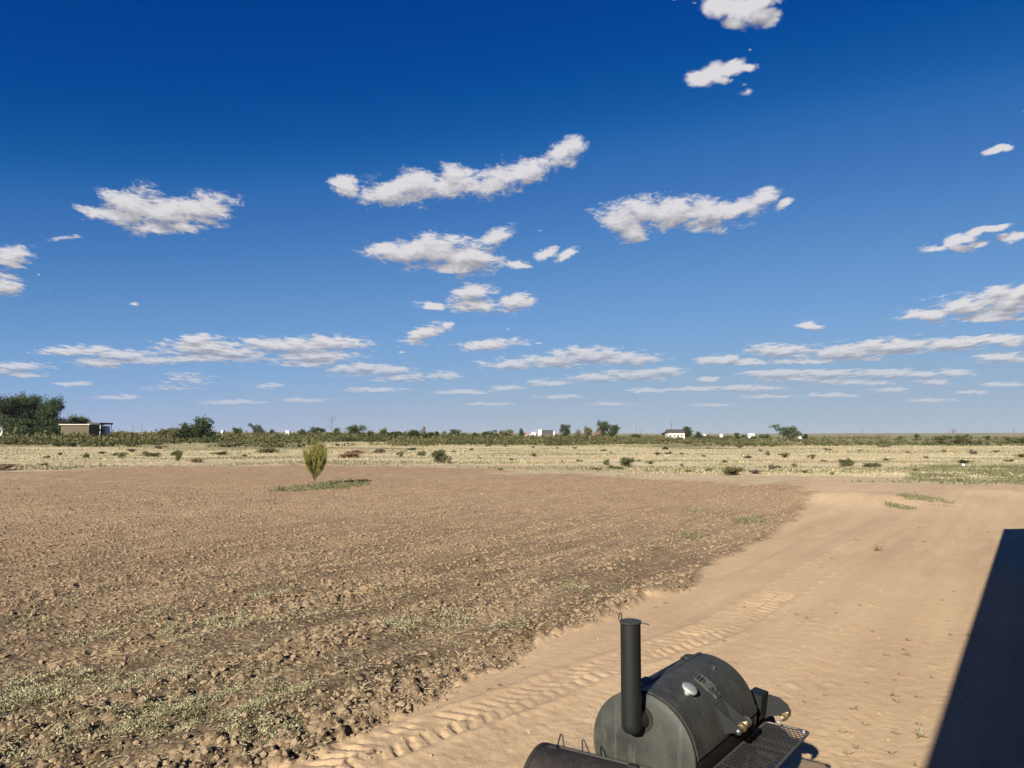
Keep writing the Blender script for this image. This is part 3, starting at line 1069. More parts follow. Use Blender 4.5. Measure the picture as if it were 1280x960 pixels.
# ------------------------------------------------------------------ building whose shadow falls on the track
def build_building():
    """a metal-sided building just right of the camera; its eave runs parallel to the track"""
    h, ov = 3.6, .30
    ex, ey = 10.58, 14.49                      # eave corner on the ground plan
    bl, bw = 26.0, 9.0
    b = empty('building', (ex, ey, 0), R(90 - 35.05), label='tan metal-sided building just past the right edge, its shadow on the track', cat='building')
    # local +X runs along the eave away from the camera, local -Y goes into the building
    w = MB().box((-bl / 2 - ov, -ov - bw / 2, h / 2 - .15), (bl - 2 * ov, bw - .02, h - .02))
    w.prism([(-bw / 2 + .01, 0), (bw / 2 - .01, 0), (0, 1.05)], (-bl / 2 - ov, -ov - bw / 2, h - .16), (0, 1, 0), (0, 0, 1), bl - 2 * ov - .03)
    w.build('wall', M['siding'], b)
    rf = MB()
    rise = 1.25
    half = bw / 2 + ov
    for sgn in (1, -1):
        y0 = 0 if sgn > 0 else -2 * half
        vs = [(0, y0, h), (-bl, y0, h), (-bl, -half, h + rise), (0, -half, h + rise)]
        vs += [(a, c, d - .07) for a, c, d in vs]
        rf.add(vs, [(0, 1, 2, 3), (7, 6, 5, 4), (0, 4, 5, 1), (1, 5, 6, 2), (2, 6, 7, 3), (3, 7, 4, 0)])
    rf.build('roof', M['greyroof'], b)
    for xx in (-9, -17):
        wd = MB().box((xx, -ov + .02, 1.7), (1.2, .06, 1.1)).build('window', M['white'], b)
        MB().box((xx, -ov + .055, 1.7), (1.04, .02, .94)).build('pane', M['glass'], wd)
    dr = MB().box((-5, -ov + .03, 1.05), (.95, .06, 2.08)).build('door', M['white'], b)
    MB().tube([(-4.62, -ov + .06, 1.0), (-4.62, -ov + .13, 1.0)], .025).build('handle', M['steel'], dr)


build_building()


# ------------------------------------------------------------------ the offset barrel smoker
def build_smoker():
    az = 37.7
    sx, sy = .66, 3.9
    b = empty('barrel_smoker', (sx, sy, 0), R(90 - az), label='large black offset barrel smoker with upright chimney, round dial and mesh shelf', cat='smoker')
    Rr, C, L = .288, 1.0, .84

    def surf(x, a, r=Rr):
        a = R(a)
        return Vector((x, -r * math.cos(a), C + r * math.sin(a)))

    def arc(r, x0, x1, a0, a1, thick, n=60):
        """curved plate on the drum; angles from the front, up over the top"""
        m = MB()
        ring = []
        for (xx, r_) in ((x0, r), (x0, r + thick), (x1, r + thick), (x1, r)):
            ring.append([(xx, -r_ * math.cos(R(a0 + (a1 - a0) * k / n)), C + r_ * math.sin(R(a0 + (a1 - a0) * k / n))) for k in range(n + 1)])
        vs = [v for q in ring for v in q]
        fs = []
        for i in range(4):
            i2 = (i + 1) % 4
            for k in range(n):
                fs.append((i * (n + 1) + k, i * (n + 1) + k + 1, i2 * (n + 1) + k + 1, i2 * (n + 1) + k))
        fs.append((0, n + 1, 2 * (n + 1), 3 * (n + 1)))
        fs.append((n, 2 * n + 1, 3 * n + 2, 4 * n + 3))
        return m.add(vs, fs)

    # drum with a slightly dished near end, rolled rim
    prof = [(-.022, 0), (-.021, .10), (-.017, .19), (-.010, .25), (-.003, .274), (.0, .281), (.002, .2875), (.006, .2895), (.011, .288), (L - .01, .288), (L - .004, .2895), (L, .286), (L + .006, .27), (L + .02, .18), (L + .025, 0)]
    MB().lathe(prof, (0, 0, C), 'X', 96).build('drum', M['black'], b, 25)
    lid = arc(.2885, .022, L - .016, 8, 97, .006).build('lid', M['black'], b, 30)
    # strap along the lid's lower edge and back lip
    m = arc(.2945, .014, L - .010, 4, 11, .004)
    m.add(*_merge(arc(.2945, .014, L - .010, 96, 101, .004)))
    m.build('lid_lip', M['black'], lid, 30)
    for xx in (.17, .70):
        m = MB()
        p = surf(xx, 100, .300)
        m.box(p, (.085, .045, .008), Matrix.Rotation(R(-10 + 20), 3, 'X'), .002)
        q = surf(xx, 106, .304)
        m.tube([(q.x - .04, q.y, q.z), (q.x + .04, q.y, q.z)], .009, 10)
        m.build('hinge', M['black'], lid)
    # dial thermometer: bell cap and glass face on a stem
    a = 60
    nv = Vector((0, -math.cos(R(a)), math.sin(R(a))))
    p = surf(.225, a, .294)
    tp = MB()
    rot = nv.to_track_quat('Z', 'Y').to_matrix()
    prof = [(0, .016), (.018, .016), (.020, .030), (.024, .040), (.032, .0425), (.038, .041), (.040, .0385)]
    tmp = MB().lathe(prof, (0, 0, 0), 'Z', 40)
    tp.add([rot @ Vector(v) + p for v in tmp.v], tmp.f)
    th = tp.build('dial_thermometer', M['steel'], b, 40)
    tmp = MB().lathe([(.0385, .0386), (.0405, .034), (.043, .018), (.044, .0)], (0, 0, 0), 'Z', 40)
    fc = MB().add([rot @ Vector(v) + p for v in tmp.v], tmp.f).build('dial_face', M['dial'], th)
    # bolt head
    a2 = 67
    n2 = Vector((0, -math.cos(R(a2)), math.sin(R(a2))))
    p = surf(.655, a2, .294)
    rot2_ = n2.to_track_quat('Z', 'Y').to_matrix()
    tmp = MB().lathe([(0, .018), (.003, .018), (.004, .012), (.014, .012), (.017, .009), (.017, 0)], (0, 0, 0), 'Z', 16)
    MB().add([rot2_ @ Vector(v) + p for v in tmp.v], tmp.f).build('bolt', M['black'], lid)

    # raised emblem: an octagon ring joined to a bar plate with three raised letters
    a3 = 56
    r3 = .2945

    def bent(u, v, w):
        """emblem plane: u along the lid downwards, v along the axis"""
        ang = a3 - math.degrees(u / r3)
        return surf(.445 + v, ang, r3 + w)

    em = MB()
    ES = 1.3

    def strip(poly, wd, h0=.0, h1=.009, close=True):
        n = len(poly)
        for i_ in range(n if close else n - 1):
            p0, p1 = Vector((*poly[i_], 0)), Vector((*poly[(i_ + 1) % n], 0))
            d = (p1 - p0)
            if d.length < 1e-6:
                continue
            d.normalize()
            q = Vector((-d.y, d.x, 0)) * wd / 2
            p0 = p0 - d * wd * .3
            p1 = p1 + d * wd * .3
            cs = [p0 - q, p1 - q, p1 + q, p0 + q]
            em.add([bent(c.x * ES * .92, c.y * ES, h0) for c in cs] + [bent(c.x * ES * .92, c.y * ES, h1) for c in cs], [(3, 2, 1, 0), (4, 5, 6, 7), (0, 1, 5, 4), (1, 2, 6, 5), (2, 3, 7, 6), (3, 0, 4, 7)])

    strip([(-.066, -.012), (-.052, -.030), (-.036, -.034), (.022, -.034), (.040, -.022), (.040, .022), (.022, .034), (-.036, .034), (-.052, .030), (-.066, .012)], .006)
    strip([(-.052, -.020), (-.052, .020)], .006, close=False)
    strip([(-.036, -.026), (-.036, .026)], .006, close=False)
    strip([(-.022, -.020), (.012, -.020), (.022, -.010), (.022, .002), (.002, .004), (.020, .020), (-.022, .020), (-.022, -.020)], .006, close=False)
    strip([(-.012, -.008), (.010, .010)], .005, close=False)
    strip([(.048, -.020), (.066, -.020), (.066, .020), (.048, .020)], .005)
    strip([(.057, -.012), (.057, .012)], .005, close=False)
    em.build('emblem', M['emblem'], lid, 20)

    # handle brackets: two folded plates and the brass coil grip
    def bracket(x0, r0, a_, reach, drop, name_parent, spread):
        pts = []
        base = surf(x0, a_, r0)
        lo = surf(x0, a_ - 30, r0)
        tip = Vector((x0 + spread, base.y - reach, base.z - drop))
        # plate polygon in (front, up)
        f = Vector((0, -1, 0))
        u = Vector((0, 0, 1))
        o = base
        poly = [(0, 0)]
        l2 = lo - base
        poly.append(((l2.y) * -1, l2.z))
        tx, tz = reach, -drop
        for k in range(7):
            t = R(-140 + k * 28)
            poly.append((tx + .022 * math.cos(t), tz + .022 * math.sin(t)))
        return MB().prism(poly, o, f, u, .005)

    hb = MB()
    m = bracket(.36, .292, 38, .135, .105, None, 0)
    hb.add(m.v, m.f)
    m = bracket(.48, .292, 38, .135, .105, None, 0)
    hb.add(m.v, m.f)
    # folded web between the plates
    q0, q1 = surf(.36, 38, .293), surf(.48, 38, .293)
    hb.box((.42, q0.y + .004, q0.z + .002), (.13, .030, .004), Matrix.Rotation(R(46), 3, 'X'))
    hp = hb.build('handle_bracket', M['bracket'], lid, 30)
    yb, zb = surf(.36, 38, .292).y - .135, surf(.36, 38, .292).z - .105
    coil = []
    for k in range(150):
        t = k / 149
        rad = .021 - .009 * abs(t - .45) * 2
        coil.append((.366 + .115 * t, yb + rad * math.cos(t * 50), zb + rad * math.sin(t * 50)))
    MB().tube(coil, .0042, 6).build('coil_grip', M['brass'], hp)
    MB().tube([(.355, yb, zb), (.515, yb, zb)], .006, 10).build('handle_rod', M['steel'], hp)
    MB().lathe([(.353, .0), (.353, .006), (.356, .007)], (0, yb - .004, zb), 'X', 10).build('bolt', M['steel'], hp)
    MB().lathe([(.502, 0), (.502, .030), (.510, .030), (.510, 0)], (0, yb + .01, zb), 'X', 24).build('end_disc', M['black'], hp)

    # chimney with elbow, flat damper cap
    cx, cy = -.105, .0
    ch_top, ch_bot = 1.657, 1.150
    ch = MB()
    pr = [(ch_bot - .032, .0), (ch_bot - .030, .022), (ch_bot - .020, .040), (ch_bot, .0495), (ch_bot + .02, .0505), (ch_top, .0505), (ch_top, .047), (ch_top - .05, .047)]
    ch.lathe(pr, (cx, cy, 0), 'Z', 40)
    chim = ch.build('chimney', M['chimney'], b, 35)
    el = MB().tube([(cx + .005, cy, ch_bot + .035), (cx + .05, cy - .004, ch_bot + .026), (.0, cy - .008, ch_bot + .015)], [.046, .048, .050], 28)
    el.build('elbow', M['blackdark'], chim, 35)
    MB().lathe([(-.024, .048), (-.024, .066), (-.010, .066)], (0, cy - .008, ch_bot + .015), 'X', 36).build('flange', M['blackdark'], chim)
    cap = MB().lathe([(ch_top + .004, 0), (ch_top + .004, .055), (ch_top + .010, .056), (ch_top + .012, .052), (ch_top + .012, 0)], (cx, cy, 0), 'Z', 40)
    cp = cap.build('damper_cap', M['black'], chim, 30)
    wv = Matrix.Rotation(-R(90 - az), 3, 'Z')          # world to smoker direction

    def W_(dx, dy, dz):
        v = wv @ Vector((dx, dy, 0))
        return (cx + v.x, cy + v.y, ch_top + dz)
    MB().tube([W_(-.055, .03, .010), W_(-.052, .03, .038), W_(-.047, .03, .046), W_(-.040, .03, .038), W_(-.040, .03, .012)], .0032, 8).build('damper_pivot', M['blackdark'], cp)
    MB().tube([W_(.03, -.02, .006), W_(.075, -.02, .002), W_(.090, -.02, -.004)], .0035, 8).build('damper_lever', M['frame'], cp)

    # front shelf of expanded metal
    zs = .90
    c0 = [(.05, -.285), (1.035, -.285), (1.035, -.525), (.05, -.525)]
    rim = MB()
    rc = .03
    pts = []
    for (cxx, cyy, t0) in ((1.035 - rc, -.275 - rc, 90), (1.035 - rc, -.525 + rc, 0), (.05 + rc, -.525 + rc, -90), (.05 + rc, -.275 - rc, -180)):
        for k in range(5):
            t = R(t0 - k * 22.5)
            pts.append((cxx + rc * math.cos(t), cyy + rc * math.sin(t), zs))
    rim.tube(pts, .007, 8, closed=True)
    for xx in (.35, .70):
        rim.box((xx, -.40, zs - .012), (.02, .24, .004))
    sh = MB()
    x0, x1, y0, y1 = .056, 1.029, -.519, -.281
    pitch_x, pitch_y = .044, .0245
    wd, hh = .0030, .004

    def bar(ax, ay, bx_, by_):
        d = Vector((bx_ - ax, by_ - ay, 0))
        if d.length < .004:
            return
        d.normalize()
        q = Vector((-d.y, d.x, 0)) * wd / 2
        p0, p1 = Vector((ax, ay, zs)), Vector((bx_, by_, zs))
        cs = [p0 - q, p1 - q, p1 + q, p0 + q]
        sh.add([c - Vector((0, 0, hh / 2)) for c in cs] + [c + Vector((0, 0, hh / 2)) for c in cs], [(3, 2, 1, 0), (4, 5, 6, 7), (0, 1, 5, 4), (1, 2, 6, 5), (2, 3, 7, 6), (3, 0, 4, 7)])

    slope = pitch_y / pitch_x
    for sgn in (1, -1):
        span = (y1 - y0) / slope
        xs = x0 - span
        while xs < x1 + span:
            ax, ay, bx_, by_ = xs, (y0 if sgn > 0 else y1), xs + span, (y1 if sgn > 0 else y0)
            if ax < x0:
                ay += sgn * slope * (x0 - ax)
                ax = x0
            if bx_ > x1:
                by_ -= sgn * slope * (bx_ - x1)
                bx_ = x1
            if bx_ > ax:
                bar(ax, ay, bx_, by_)
            xs += pitch_x
    s_ = rim.build('shelf', M['frame'], b, 40)
    sh.build('shelf_mesh', M['meshbar'], s_, 0)
    # triangular gusset with two bright bolts in the outer corner
    g = MB().prism([(0, 0), (-.055, 0), (0, .055)], (1.024, -.515, zs + .006), (1, 0, 0), (0, 1, 0), .003)
    g.build('corner_gusset', M['frame'], s_, 30)
    for dx, dy in ((-.014, .014), (-.034, .010)):
        MB().lathe([(zs + .007, .008), (zs + .012, .008), (zs + .013, 0)], (1.024 + dx, -.515 + dy, 0), 'Z', 10).build('bolt', M['steel'], s_)
    for xx in (.25, .86):
        MB().prism([(0, 0), (.22, 0), (.05, -.16), (0, -.19)], (xx, -.283, zs - .02), (0, -1, 0), (0, 0, 1), .006).build('shelf_bracket', M['blackdark'], s_)

    # soot and rust streaked lower front panel
    pn = arc(.2885, .05, L - .05, -70, 3, .0025)
    pn.build('lower_panel', M['rustpaint'], b, 30)

    # firebox at the far end with its own lid bracket, grip and damper box
    fb = MB().lathe([(L + .02, 0), (L + .02, .235), (L + .03, .24), (L + .50, .24), (L + .51, .23), (L + .51, 0)], (0, 0, .73), 'X', 64).build('firebox', M['blackdark'], b, 30)
    MB().box((1.00, -.235, 1.005), (.12, .085, .15), Matrix.Rotation(R(8), 3, 'X'), .004).build('damper_box', M['chimney'], fb)
    poly = [(0, 0), (.03, .02), (.10, .035), (.16, .028), (.205, .0), (.225, -.035), (.222, -.062), (.20, -.078), (.17, -.072), (.10, -.09), (.0, -.16)]
    pl = MB().prism(poly, (1.06, -.190, 1.02), (0, -1, 0), (0, 0, 1), .006).build('lid_bracket', M['bracket'], fb)
    yb2, zb2 = -.395, .965
    coil = []
    for k in range(120):
        t = k / 119
        rad = .018 - .008 * abs(t - .5) * 2
        coil.append((.955 + .10 * t, yb2 + rad * math.cos(t * 42), zb2 + rad * math.sin(t * 42)))
    MB().tube(coil, .004, 6).build('coil_grip', M['brass'], pl)
    MB().tube([(.90, yb2, zb2), (1.075, yb2, zb2)], .006, 10).build('handle_rod', M['steel'], pl)
    MB().lathe([(L + .515, 0), (L + .515, .07), (L + .525, .07), (L + .525, 0)], (0, 0, .68), 'X', 24).build('vent', M['black'], fb)

    # legs, lower rack, wheels
    for xx in (.10, .74):
        for yy in (-.19, .19):
            zt = C - math.sqrt(Rr ** 2 - .19 ** 2) + .02
            MB().box((xx, yy, zt / 2), (.04, .04, zt), None, .003).build('leg', M['blackdark'], b)
    rk = MB()
    for yy in (-.19, .19):
        rk.box((.42, yy, .24), (.60, .03, .03))
    for k in range(14):
        rk.box((.12 + k * .045, 0, .24), (.008, .35, .008))
    rk.build('lower_rack', M['blackdark'], b)
    for yy in (-.27, .27):
        wl = MB().lathe([(-.02, .0), (-.02, .10), (-.022, .12), (0, .13), (.022, .12), (.02, .10), (.02, 0)], (.74, yy, .13), 'Y', 32).build('wheel', M['blackdark'], b)
    return b


def _merge(mb):
    return mb.v, mb.f


build_smoker()


# ------------------------------------------------------------------ the smaller grill in front of it
def build_grill():
    # lid top line runs from (.18,3.86) to the right and slightly towards the camera
    ang = math.atan2(-.25, .405)
    L, rr_, C = .66, .205, .845
    b = empty('barrel_grill', (.145, 3.865, 0), ang, label='small soot-blackened barrel grill with two wire loops at the bottom edge', cat='grill')
    prof = [(-.012, 0), (-.010, .12), (-.004, .18), (.004, .200), (.014, .205), (L - .014, .205), (L, .195), (L + .01, 0)]
    # local +Y is away from the camera
    MB().lathe(prof, (0, -.03, C), 'X', 72).build('barrel', M['grillblack'], b, 25)
    for xx in (.012, L - .02):
        m = MB()
        m.lathe([(xx - .012, .2065), (xx - .010, .2105), (xx + .010, .2105), (xx + .012, .2065)], (0, -.03, C), 'X', 72)
        m.build('end_band', M['grillblack'], b, 30)
    zt = C + .2
    # hinge bar along the back of the lid and the two triangular wire loops
    MB().box((L / 2 + .02, .02, C + .203), (L - .10, .018, .012), Matrix.Rotation(R(-14), 3, 'X'), .002).build('hinge_bar', M['blackdark'], b)
    for xx, tilt in ((.092, .0), (.235, -.035)):
        MB().tube([(xx - .018, .035, zt - .01), (xx - .004 + tilt * .6, .045, zt + .050), (xx + .002 + tilt * .6, .045, zt + .055), (xx + .008 + tilt * .6, .045, zt + .050), (xx + .024, .035, zt - .01)], .0042, 8).build('wire_loop', M['blackdark'], b)
    for xx in (.075, .50):
        MB().box((xx, -.005, zt + .008), (.050, .028, .014), None, .002).build('latch', M['blackdark'], b)
    for xx in (.08, L - .08):
        for yy in (-.15, .09):
            MB().box((xx, yy, .34), (.03, .03, .68), Matrix.Rotation(R(0), 3, 'X'), .003).build('leg', M['blackdark'], b)
    tr = MB()
    tr.box((L / 2, -.03, .25), (L - .13, .27, .012))
    tr.build('tray', M['blackdark'], b)


build_grill()


# ------------------------------------------------------------------ weeds and ground cover near the camera
def weed_patch(px, py, rx, ry, n, seed):
    """points on the ground inside an uneven patch"""
    cx, cy = ground_px(px, py)
    ex = abs(ground_px(px + rx, py)[0] - cx)
    ey = abs(ground_px(px, py - ry)[1] - cy)
    t = rng.uniform(0, 6.283, n)
    q = np.sqrt(rng.uniform(0, 1, n)) * rng.normal(1, .18, n)
    x = cx + ex * q * np.cos(t) + ey * .35 * q * np.sin(t)
    y = cy + ey * q * np.sin(t)
    k = fbm(x * 2.6 + seed, y * 2.6, 4, 200 + seed, .65) + rng.uniform(-.05, .05, n) > .49
    k &= fbm(x * 9 + seed, y * 9, 2, 260) + rng.uniform(-.06, .06, n) > .47
    return x[k], y[k]


patches = [(235, 895, 85, 22, 2600), (300, 880, 65, 25, 2200), (150, 905, 50, 20, 1300), (60, 855, 60, 16, 900), (30, 880, 50, 18, 700), (250, 790, 55, 18, 900), (120, 795, 40, 14, 350),
           (530, 780, 60, 14, 1100), (500, 735, 26, 8, 420), (340, 745, 24, 8, 320), (190, 770, 30, 10, 260), (640, 785, 26, 8, 200), (730, 738, 24, 6, 260), (760, 748, 20, 5, 160),
           (560, 805, 26, 8, 200), (440, 700, 30, 8, 120), (310, 720, 20, 6, 120), (70, 930, 70, 22, 450), (20, 780, 30, 8, 200), (410, 830, 50, 12, 360),
           (120, 760, 90, 20, 260), (420, 770, 90, 24, 320), (300, 840, 120, 40, 500), (90, 880, 110, 50, 600), (620, 740, 70, 20, 220), (800, 690, 60, 16, 160), (900, 660, 40, 12, 200),
           (330, 915, 40, 18, 500), (180, 850, 60, 14, 500)]
vs, fs, nv_ = [], [], 0
for k_, (px, py, rx, ry, n) in enumerate(patches):
    x, y = weed_patch(px, py, rx, ry, n, k_)
    if len(x) == 0:
        continue
    z = sheet_zv(x, y)
    d = np.hypot(x, y)
    h = np.minimum(rng.gamma(2.5, .010, len(x)) + .006, .06)
    v, f = blades(x, y, z, h, .004 + .0003 * d, 1.6)
    vs.append(v); fs.append(f + nv_); nv_ += len(v)
    p = np.stack([x, y, z + rng.uniform(.005, .055, len(x))], -1)
    p = np.repeat(p, 4, 0) + rng.normal(0, .030, (4 * len(x), 3)) * np.array([1, 1, .35])
    v, f = leaf_quads(p, np.full(len(p), .0070) + .0004 * np.repeat(d, 4))
    vs.append(v); fs.append(f + nv_); nv_ += len(v)
o = link(bpy.data.objects.new('weeds', np_mesh('weeds', np.concatenate(vs), np.concatenate(fs), M['leafgrey'])))
tag(o, 'grey-green weeds creeping over the tilled soil', 'weeds', kind='stuff')

# stray straw and stalks on the tilled soil
x, y, r = near_points(26000, 5.5, 34, 1.2)
tl, be, _ = zones(x, y)
k = tl > .4
x, y, r = x[k], y[k], r[k]
z = sheet_zv(x, y) + .012
a = rng.uniform(0, 6.283, len(x))
ln = rng.gamma(2, .011, len(x)) * (1 + r / 50) + .006
w = .0018 + .00025 * r
dx, dy, dz = np.cos(a) * ln, np.sin(a) * ln, rng.uniform(-.2, .6, len(x)) * ln
ox, oy = -np.sin(a) * w, np.cos(a) * w
v = np.stack([np.stack([x - ox, y - oy, z], -1), np.stack([x + ox, y + oy, z + w], -1), np.stack([x + dx + ox, y + dy + oy, z + dz + w], -1), np.stack([x + dx - ox, y + dy - oy, z + dz], -1)], 1).reshape(-1, 3)
o = link(bpy.data.objects.new('straw_litter', np_mesh('straw_litter', v, np.arange(len(v)).reshape(-1, 4), M['straw'])))
tag(o, 'bits of dry straw and stalk scattered over the tilled soil', 'straw', kind='stuff')


# ------------------------------------------------------------------ separate small weeds and mats
def mat_patch(name, px, py, rx, ry, n, hgt, mat, label, cat, lean=1.0, leaf=.02, thr=.42, seed=0, group=None, bl=.012):
    cx, cy, cz = on_ground(px, py)
    ex = abs(ground_px(px + rx, py)[0] - ground_px(px, py)[0])
    ey = abs(ground_px(px, py - ry)[1] - ground_px(px, py)[1])
    t = rng.uniform(0, 6.283, n)
    q = np.sqrt(rng.uniform(0, 1, n)) * rng.normal(1, .2, n)
    x = ex * q * np.cos(t)
    y = ey * q * np.sin(t)
    s = 2.2 / max(ex, .3)
    k = fbm(x * s + seed, y * s + 9, 3, 300 + seed) > thr
    x, y = x[k], y[k]
    z = terrain(x + cx, y + cy) - cz
    h = rng.gamma(4, hgt / 4, len(x)) * (.4 + 1.2 * fbm(x * s * 2, y * s * 2, 2, 320 + seed))
    v1_, f1_ = blades(x, y, z, h, bl, lean)
    p = np.stack([x, y, z + h * rng.uniform(.1, .9, len(x))], -1)
    v2_, f2_ = leaf_quads(p, np.full(len(p), leaf))
    v = np.concatenate([v1_, v2_])
    f = np.concatenate([f1_, f2_ + len(v1_)])
    o = link(bpy.data.objects.new(name, np_mesh(name, v, f, M[mat])))
    o.location = (cx, cy, cz)
    return tag(o, label, cat, group)


mat_patch('weed_mat', 372, 611, 27, 3.5, 1900, .07, 'leafgrey2', 'low grey-green weed mat left of the sapling foot', 'weeds', leaf=.035, bl=.02, seed=1)
mat_patch('weed_mat', 425, 606, 30, 5, 2600, .09, 'leafgrey2', 'low grey-green weed mat spreading right of the sapling foot', 'weeds', leaf=.04, bl=.02, seed=2)
mat_patch('grass_patch', 1125, 634, 13, 3, 700, .05, 'leafgrey2', 'small green grass patch alone on the sandy pad, the nearer left one', 'grass', leaf=.02, seed=3)
mat_patch('grass_patch', 1158, 627, 26, 4, 1500, .055, 'leafgrey2', 'longer green grass patch on the sandy pad behind the small one', 'grass', leaf=.02, seed=4)
mat_patch('grass_patch', 935, 653, 18, 4, 500, .10, 'leafgrey2', 'green grass patch at the right edge of the tilled field', 'grass', leaf=.02, seed=5)
mat_patch('grass_patch', 880, 642, 24, 5, 420, .09, 'leafgrey2', 'thin green grass patch on tilled soil left of the edge patch', 'grass', leaf=.02, seed=6, thr=.5)
mat_patch('grass_patch', 862, 672, 16, 4, 220, .09, 'leafgrey2', 'sparse green grass patch nearest the track at the field edge', 'grass', leaf=.02, seed=7, thr=.5)


def sprig(px, py, size, label, group=None, mat='deadleaf', n=26, name='dead_sprig', up=.5):
    x, y = ground_px(px, py)
    z = sheet_z(x, y)
    a = rng.uniform(0, 6.283, n)
    mb = MB()
    for k in range(n):
        L_ = size * rng.uniform(.4, 1.0)
        el_ = rng.uniform(.05, up) * math.pi / 2
        d = Vector((math.cos(a[k]) * math.cos(el_), math.sin(a[k]) * math.cos(el_), math.sin(el_)))
        bnd = Vector((rng.uniform(-.2, .2), rng.uniform(-.2, .2), rng.uniform(-.1, .2))) * L_
        mb.tube([(0, 0, -.004), tuple(d * L_ * .5 + bnd * .3), tuple(d * L_ + bnd)], [.0035, .0028, .0012], 4)
    o = mb.build(name, M[mat], None, 0)
    o.location = (x, y, z)
    return tag(o, label, 'weed', group)


sprig(1096, 690, .26, 'dark upright dead weed standing alone mid-track', None, n=36, up=.95)
sprig(1070, 677, .16, 'flattened twig on the track just left of the upright dead weed', None, n=8, up=.2)
G_ = 'dead sprigs scattered on the dirt track'
NTL_ = ['first', 'second', 'third', 'fourth', 'fifth', 'sixth', 'seventh', 'eighth', 'ninth', 'tenth', 'eleventh', 'twelfth', 'thirteenth', 'fourteenth', 'fifteenth', 'sixteenth', 'seventeenth', 'eighteenth']
SPR = [(1156, 678, .16), (1150, 661, .14), (1192, 737, .12), (1178, 748, .10), (1188, 791, .12), (1212, 793, .10), (1135, 800, .11), (1130, 812, .09), (1108, 820, .10), (1133, 818, .12),
                     (1125, 842, .10), (1118, 850, .08), (1068, 888, .13), (1082, 906, .09), (1118, 868, .13), (1122, 876, .10), (1148, 870, .08), (1120, 915, .09), (1150, 920, .12), (1070, 935, .10),
                     (1060, 942, .09), (1115, 940, .10), (1145, 955, .09), (1052, 916, .10), (995, 772, .10), (1010, 776, .10), (1045, 770, .09), (832, 752, .14), (820, 757, .10), (655, 833, .10),
                     (610, 862, .12), (625, 858, .10), (470, 940, .14), (462, 944, .10), (1083, 855, .08), (1005, 880, .10), (1030, 870, .07), (948, 665, .10), (1003, 656, .10), (1210, 660, .12), (1195, 672, .10),
                     (1235, 664, .12), (1075, 760, .08), (1040, 700, .10), (1028, 712, .09), (930, 762, .08), (905, 806, .09), (1165, 845, .08), (1090, 790, .07), (1148, 905, .08)]
SPL = [((1003, 913), "the smoker's mesh shelf"), ((1255, 660), 'the tip of the building shadow'), ((1168, 925), 'the shadow edge at the bottom'), ((1205, 800), 'the middle of the shadow edge'), ((1096, 690), 'the upright dead weed'),
       ((787, 775), 'the chimney top'), ((1150, 919), 'the green sprig'), ((420, 950), 'the lower left end of the track'), ((1085, 850), 'the open sand beside the smoker'), ((640, 845), 'the track edge left of the chimney')]
_by = {}
for q in SPR:
    d_, lm = min((math.hypot(q[0] - p[0], (q[1] - p[1]) * 1.5), n_) for p, n_ in SPL)
    _by.setdefault(lm, []).append((d_, q))
for lm, qs in _by.items():
    for i_, (d_, (px, py, s_)) in enumerate(sorted(qs)):
        sprig(px, py, s_ * .62, 'flat dead sprig on bare sand, %s closest to %s' % ((NTL_[i_]), lm), G_, n=9, up=.45)
sprig(1150, 919, .11, 'pale green living sprig close to the building shadow edge', None, 'leafgrey', 20, 'green_sprig', .8)


# ------------------------------------------------------------------ dry grass (stuff)
def area_points(n, y0, y1, p):
    y = y0 * (y1 / y0) ** (rng.uniform(0, 1, n) ** p)
    x = rng.uniform(-.95, .95, n) * y
    return x, y


x, y = area_points(150000, 46, 260, 1.0)
tl, be, gr = zones(x, y)
c_ = fbm(x * .09, y * .22, 5, 401, .6)
k = (be * (1 - tl) * (.25 + .75 * WIDE) > rng.uniform(.15, 1.0, len(x))) & (c_ + rng.uniform(-.05, .05, len(x)) > .47) & (gr < rng.uniform(.3, 1.2, len(x))) & ~((gr > .25) & (y < 80))
x, y = x[k], y[k]
z = terrain(x, y)
h = rng.gamma(5, .018, len(x)) * (1 + .002 * y) * (.6 + .8 * c_[k])
v, f = blades(x, y, z, h, .02 + .0006 * y, 1.2)
o = link(bpy.data.objects.new('dry_grass', np_mesh('dry_grass', v, f, M['straw'])))
tag(o, 'pale dry grass covering the open ground behind the field', 'grass', kind='stuff')
# green-grey low weeds through the dry grass and the strip at the right
x, y = area_points(130000, 38, 260, 1.1)
tl, be, gr = zones(x, y)
c_ = fbm(x * .06, y * .17, 5, 431, .6)
k = ((be * (1 - tl) > .5) & (c_ + rng.uniform(-.07, .07, len(x)) > .575 - .05 * smooth(-x / y, -.2, .5))) | ((gr > .4) & (y < 75))
x, y = x[k], y[k]
v, f = blades(x, y, terrain(x, y), rng.gamma(4, .026, len(x)), .03 + .0010 * y, 1.2)
o = link(bpy.data.objects.new('green_grass', np_mesh('green_grass', v, f, M['leafolive'])))
tag(o, 'low green weeds growing in patches through the dry grass', 'grass', kind='stuff')

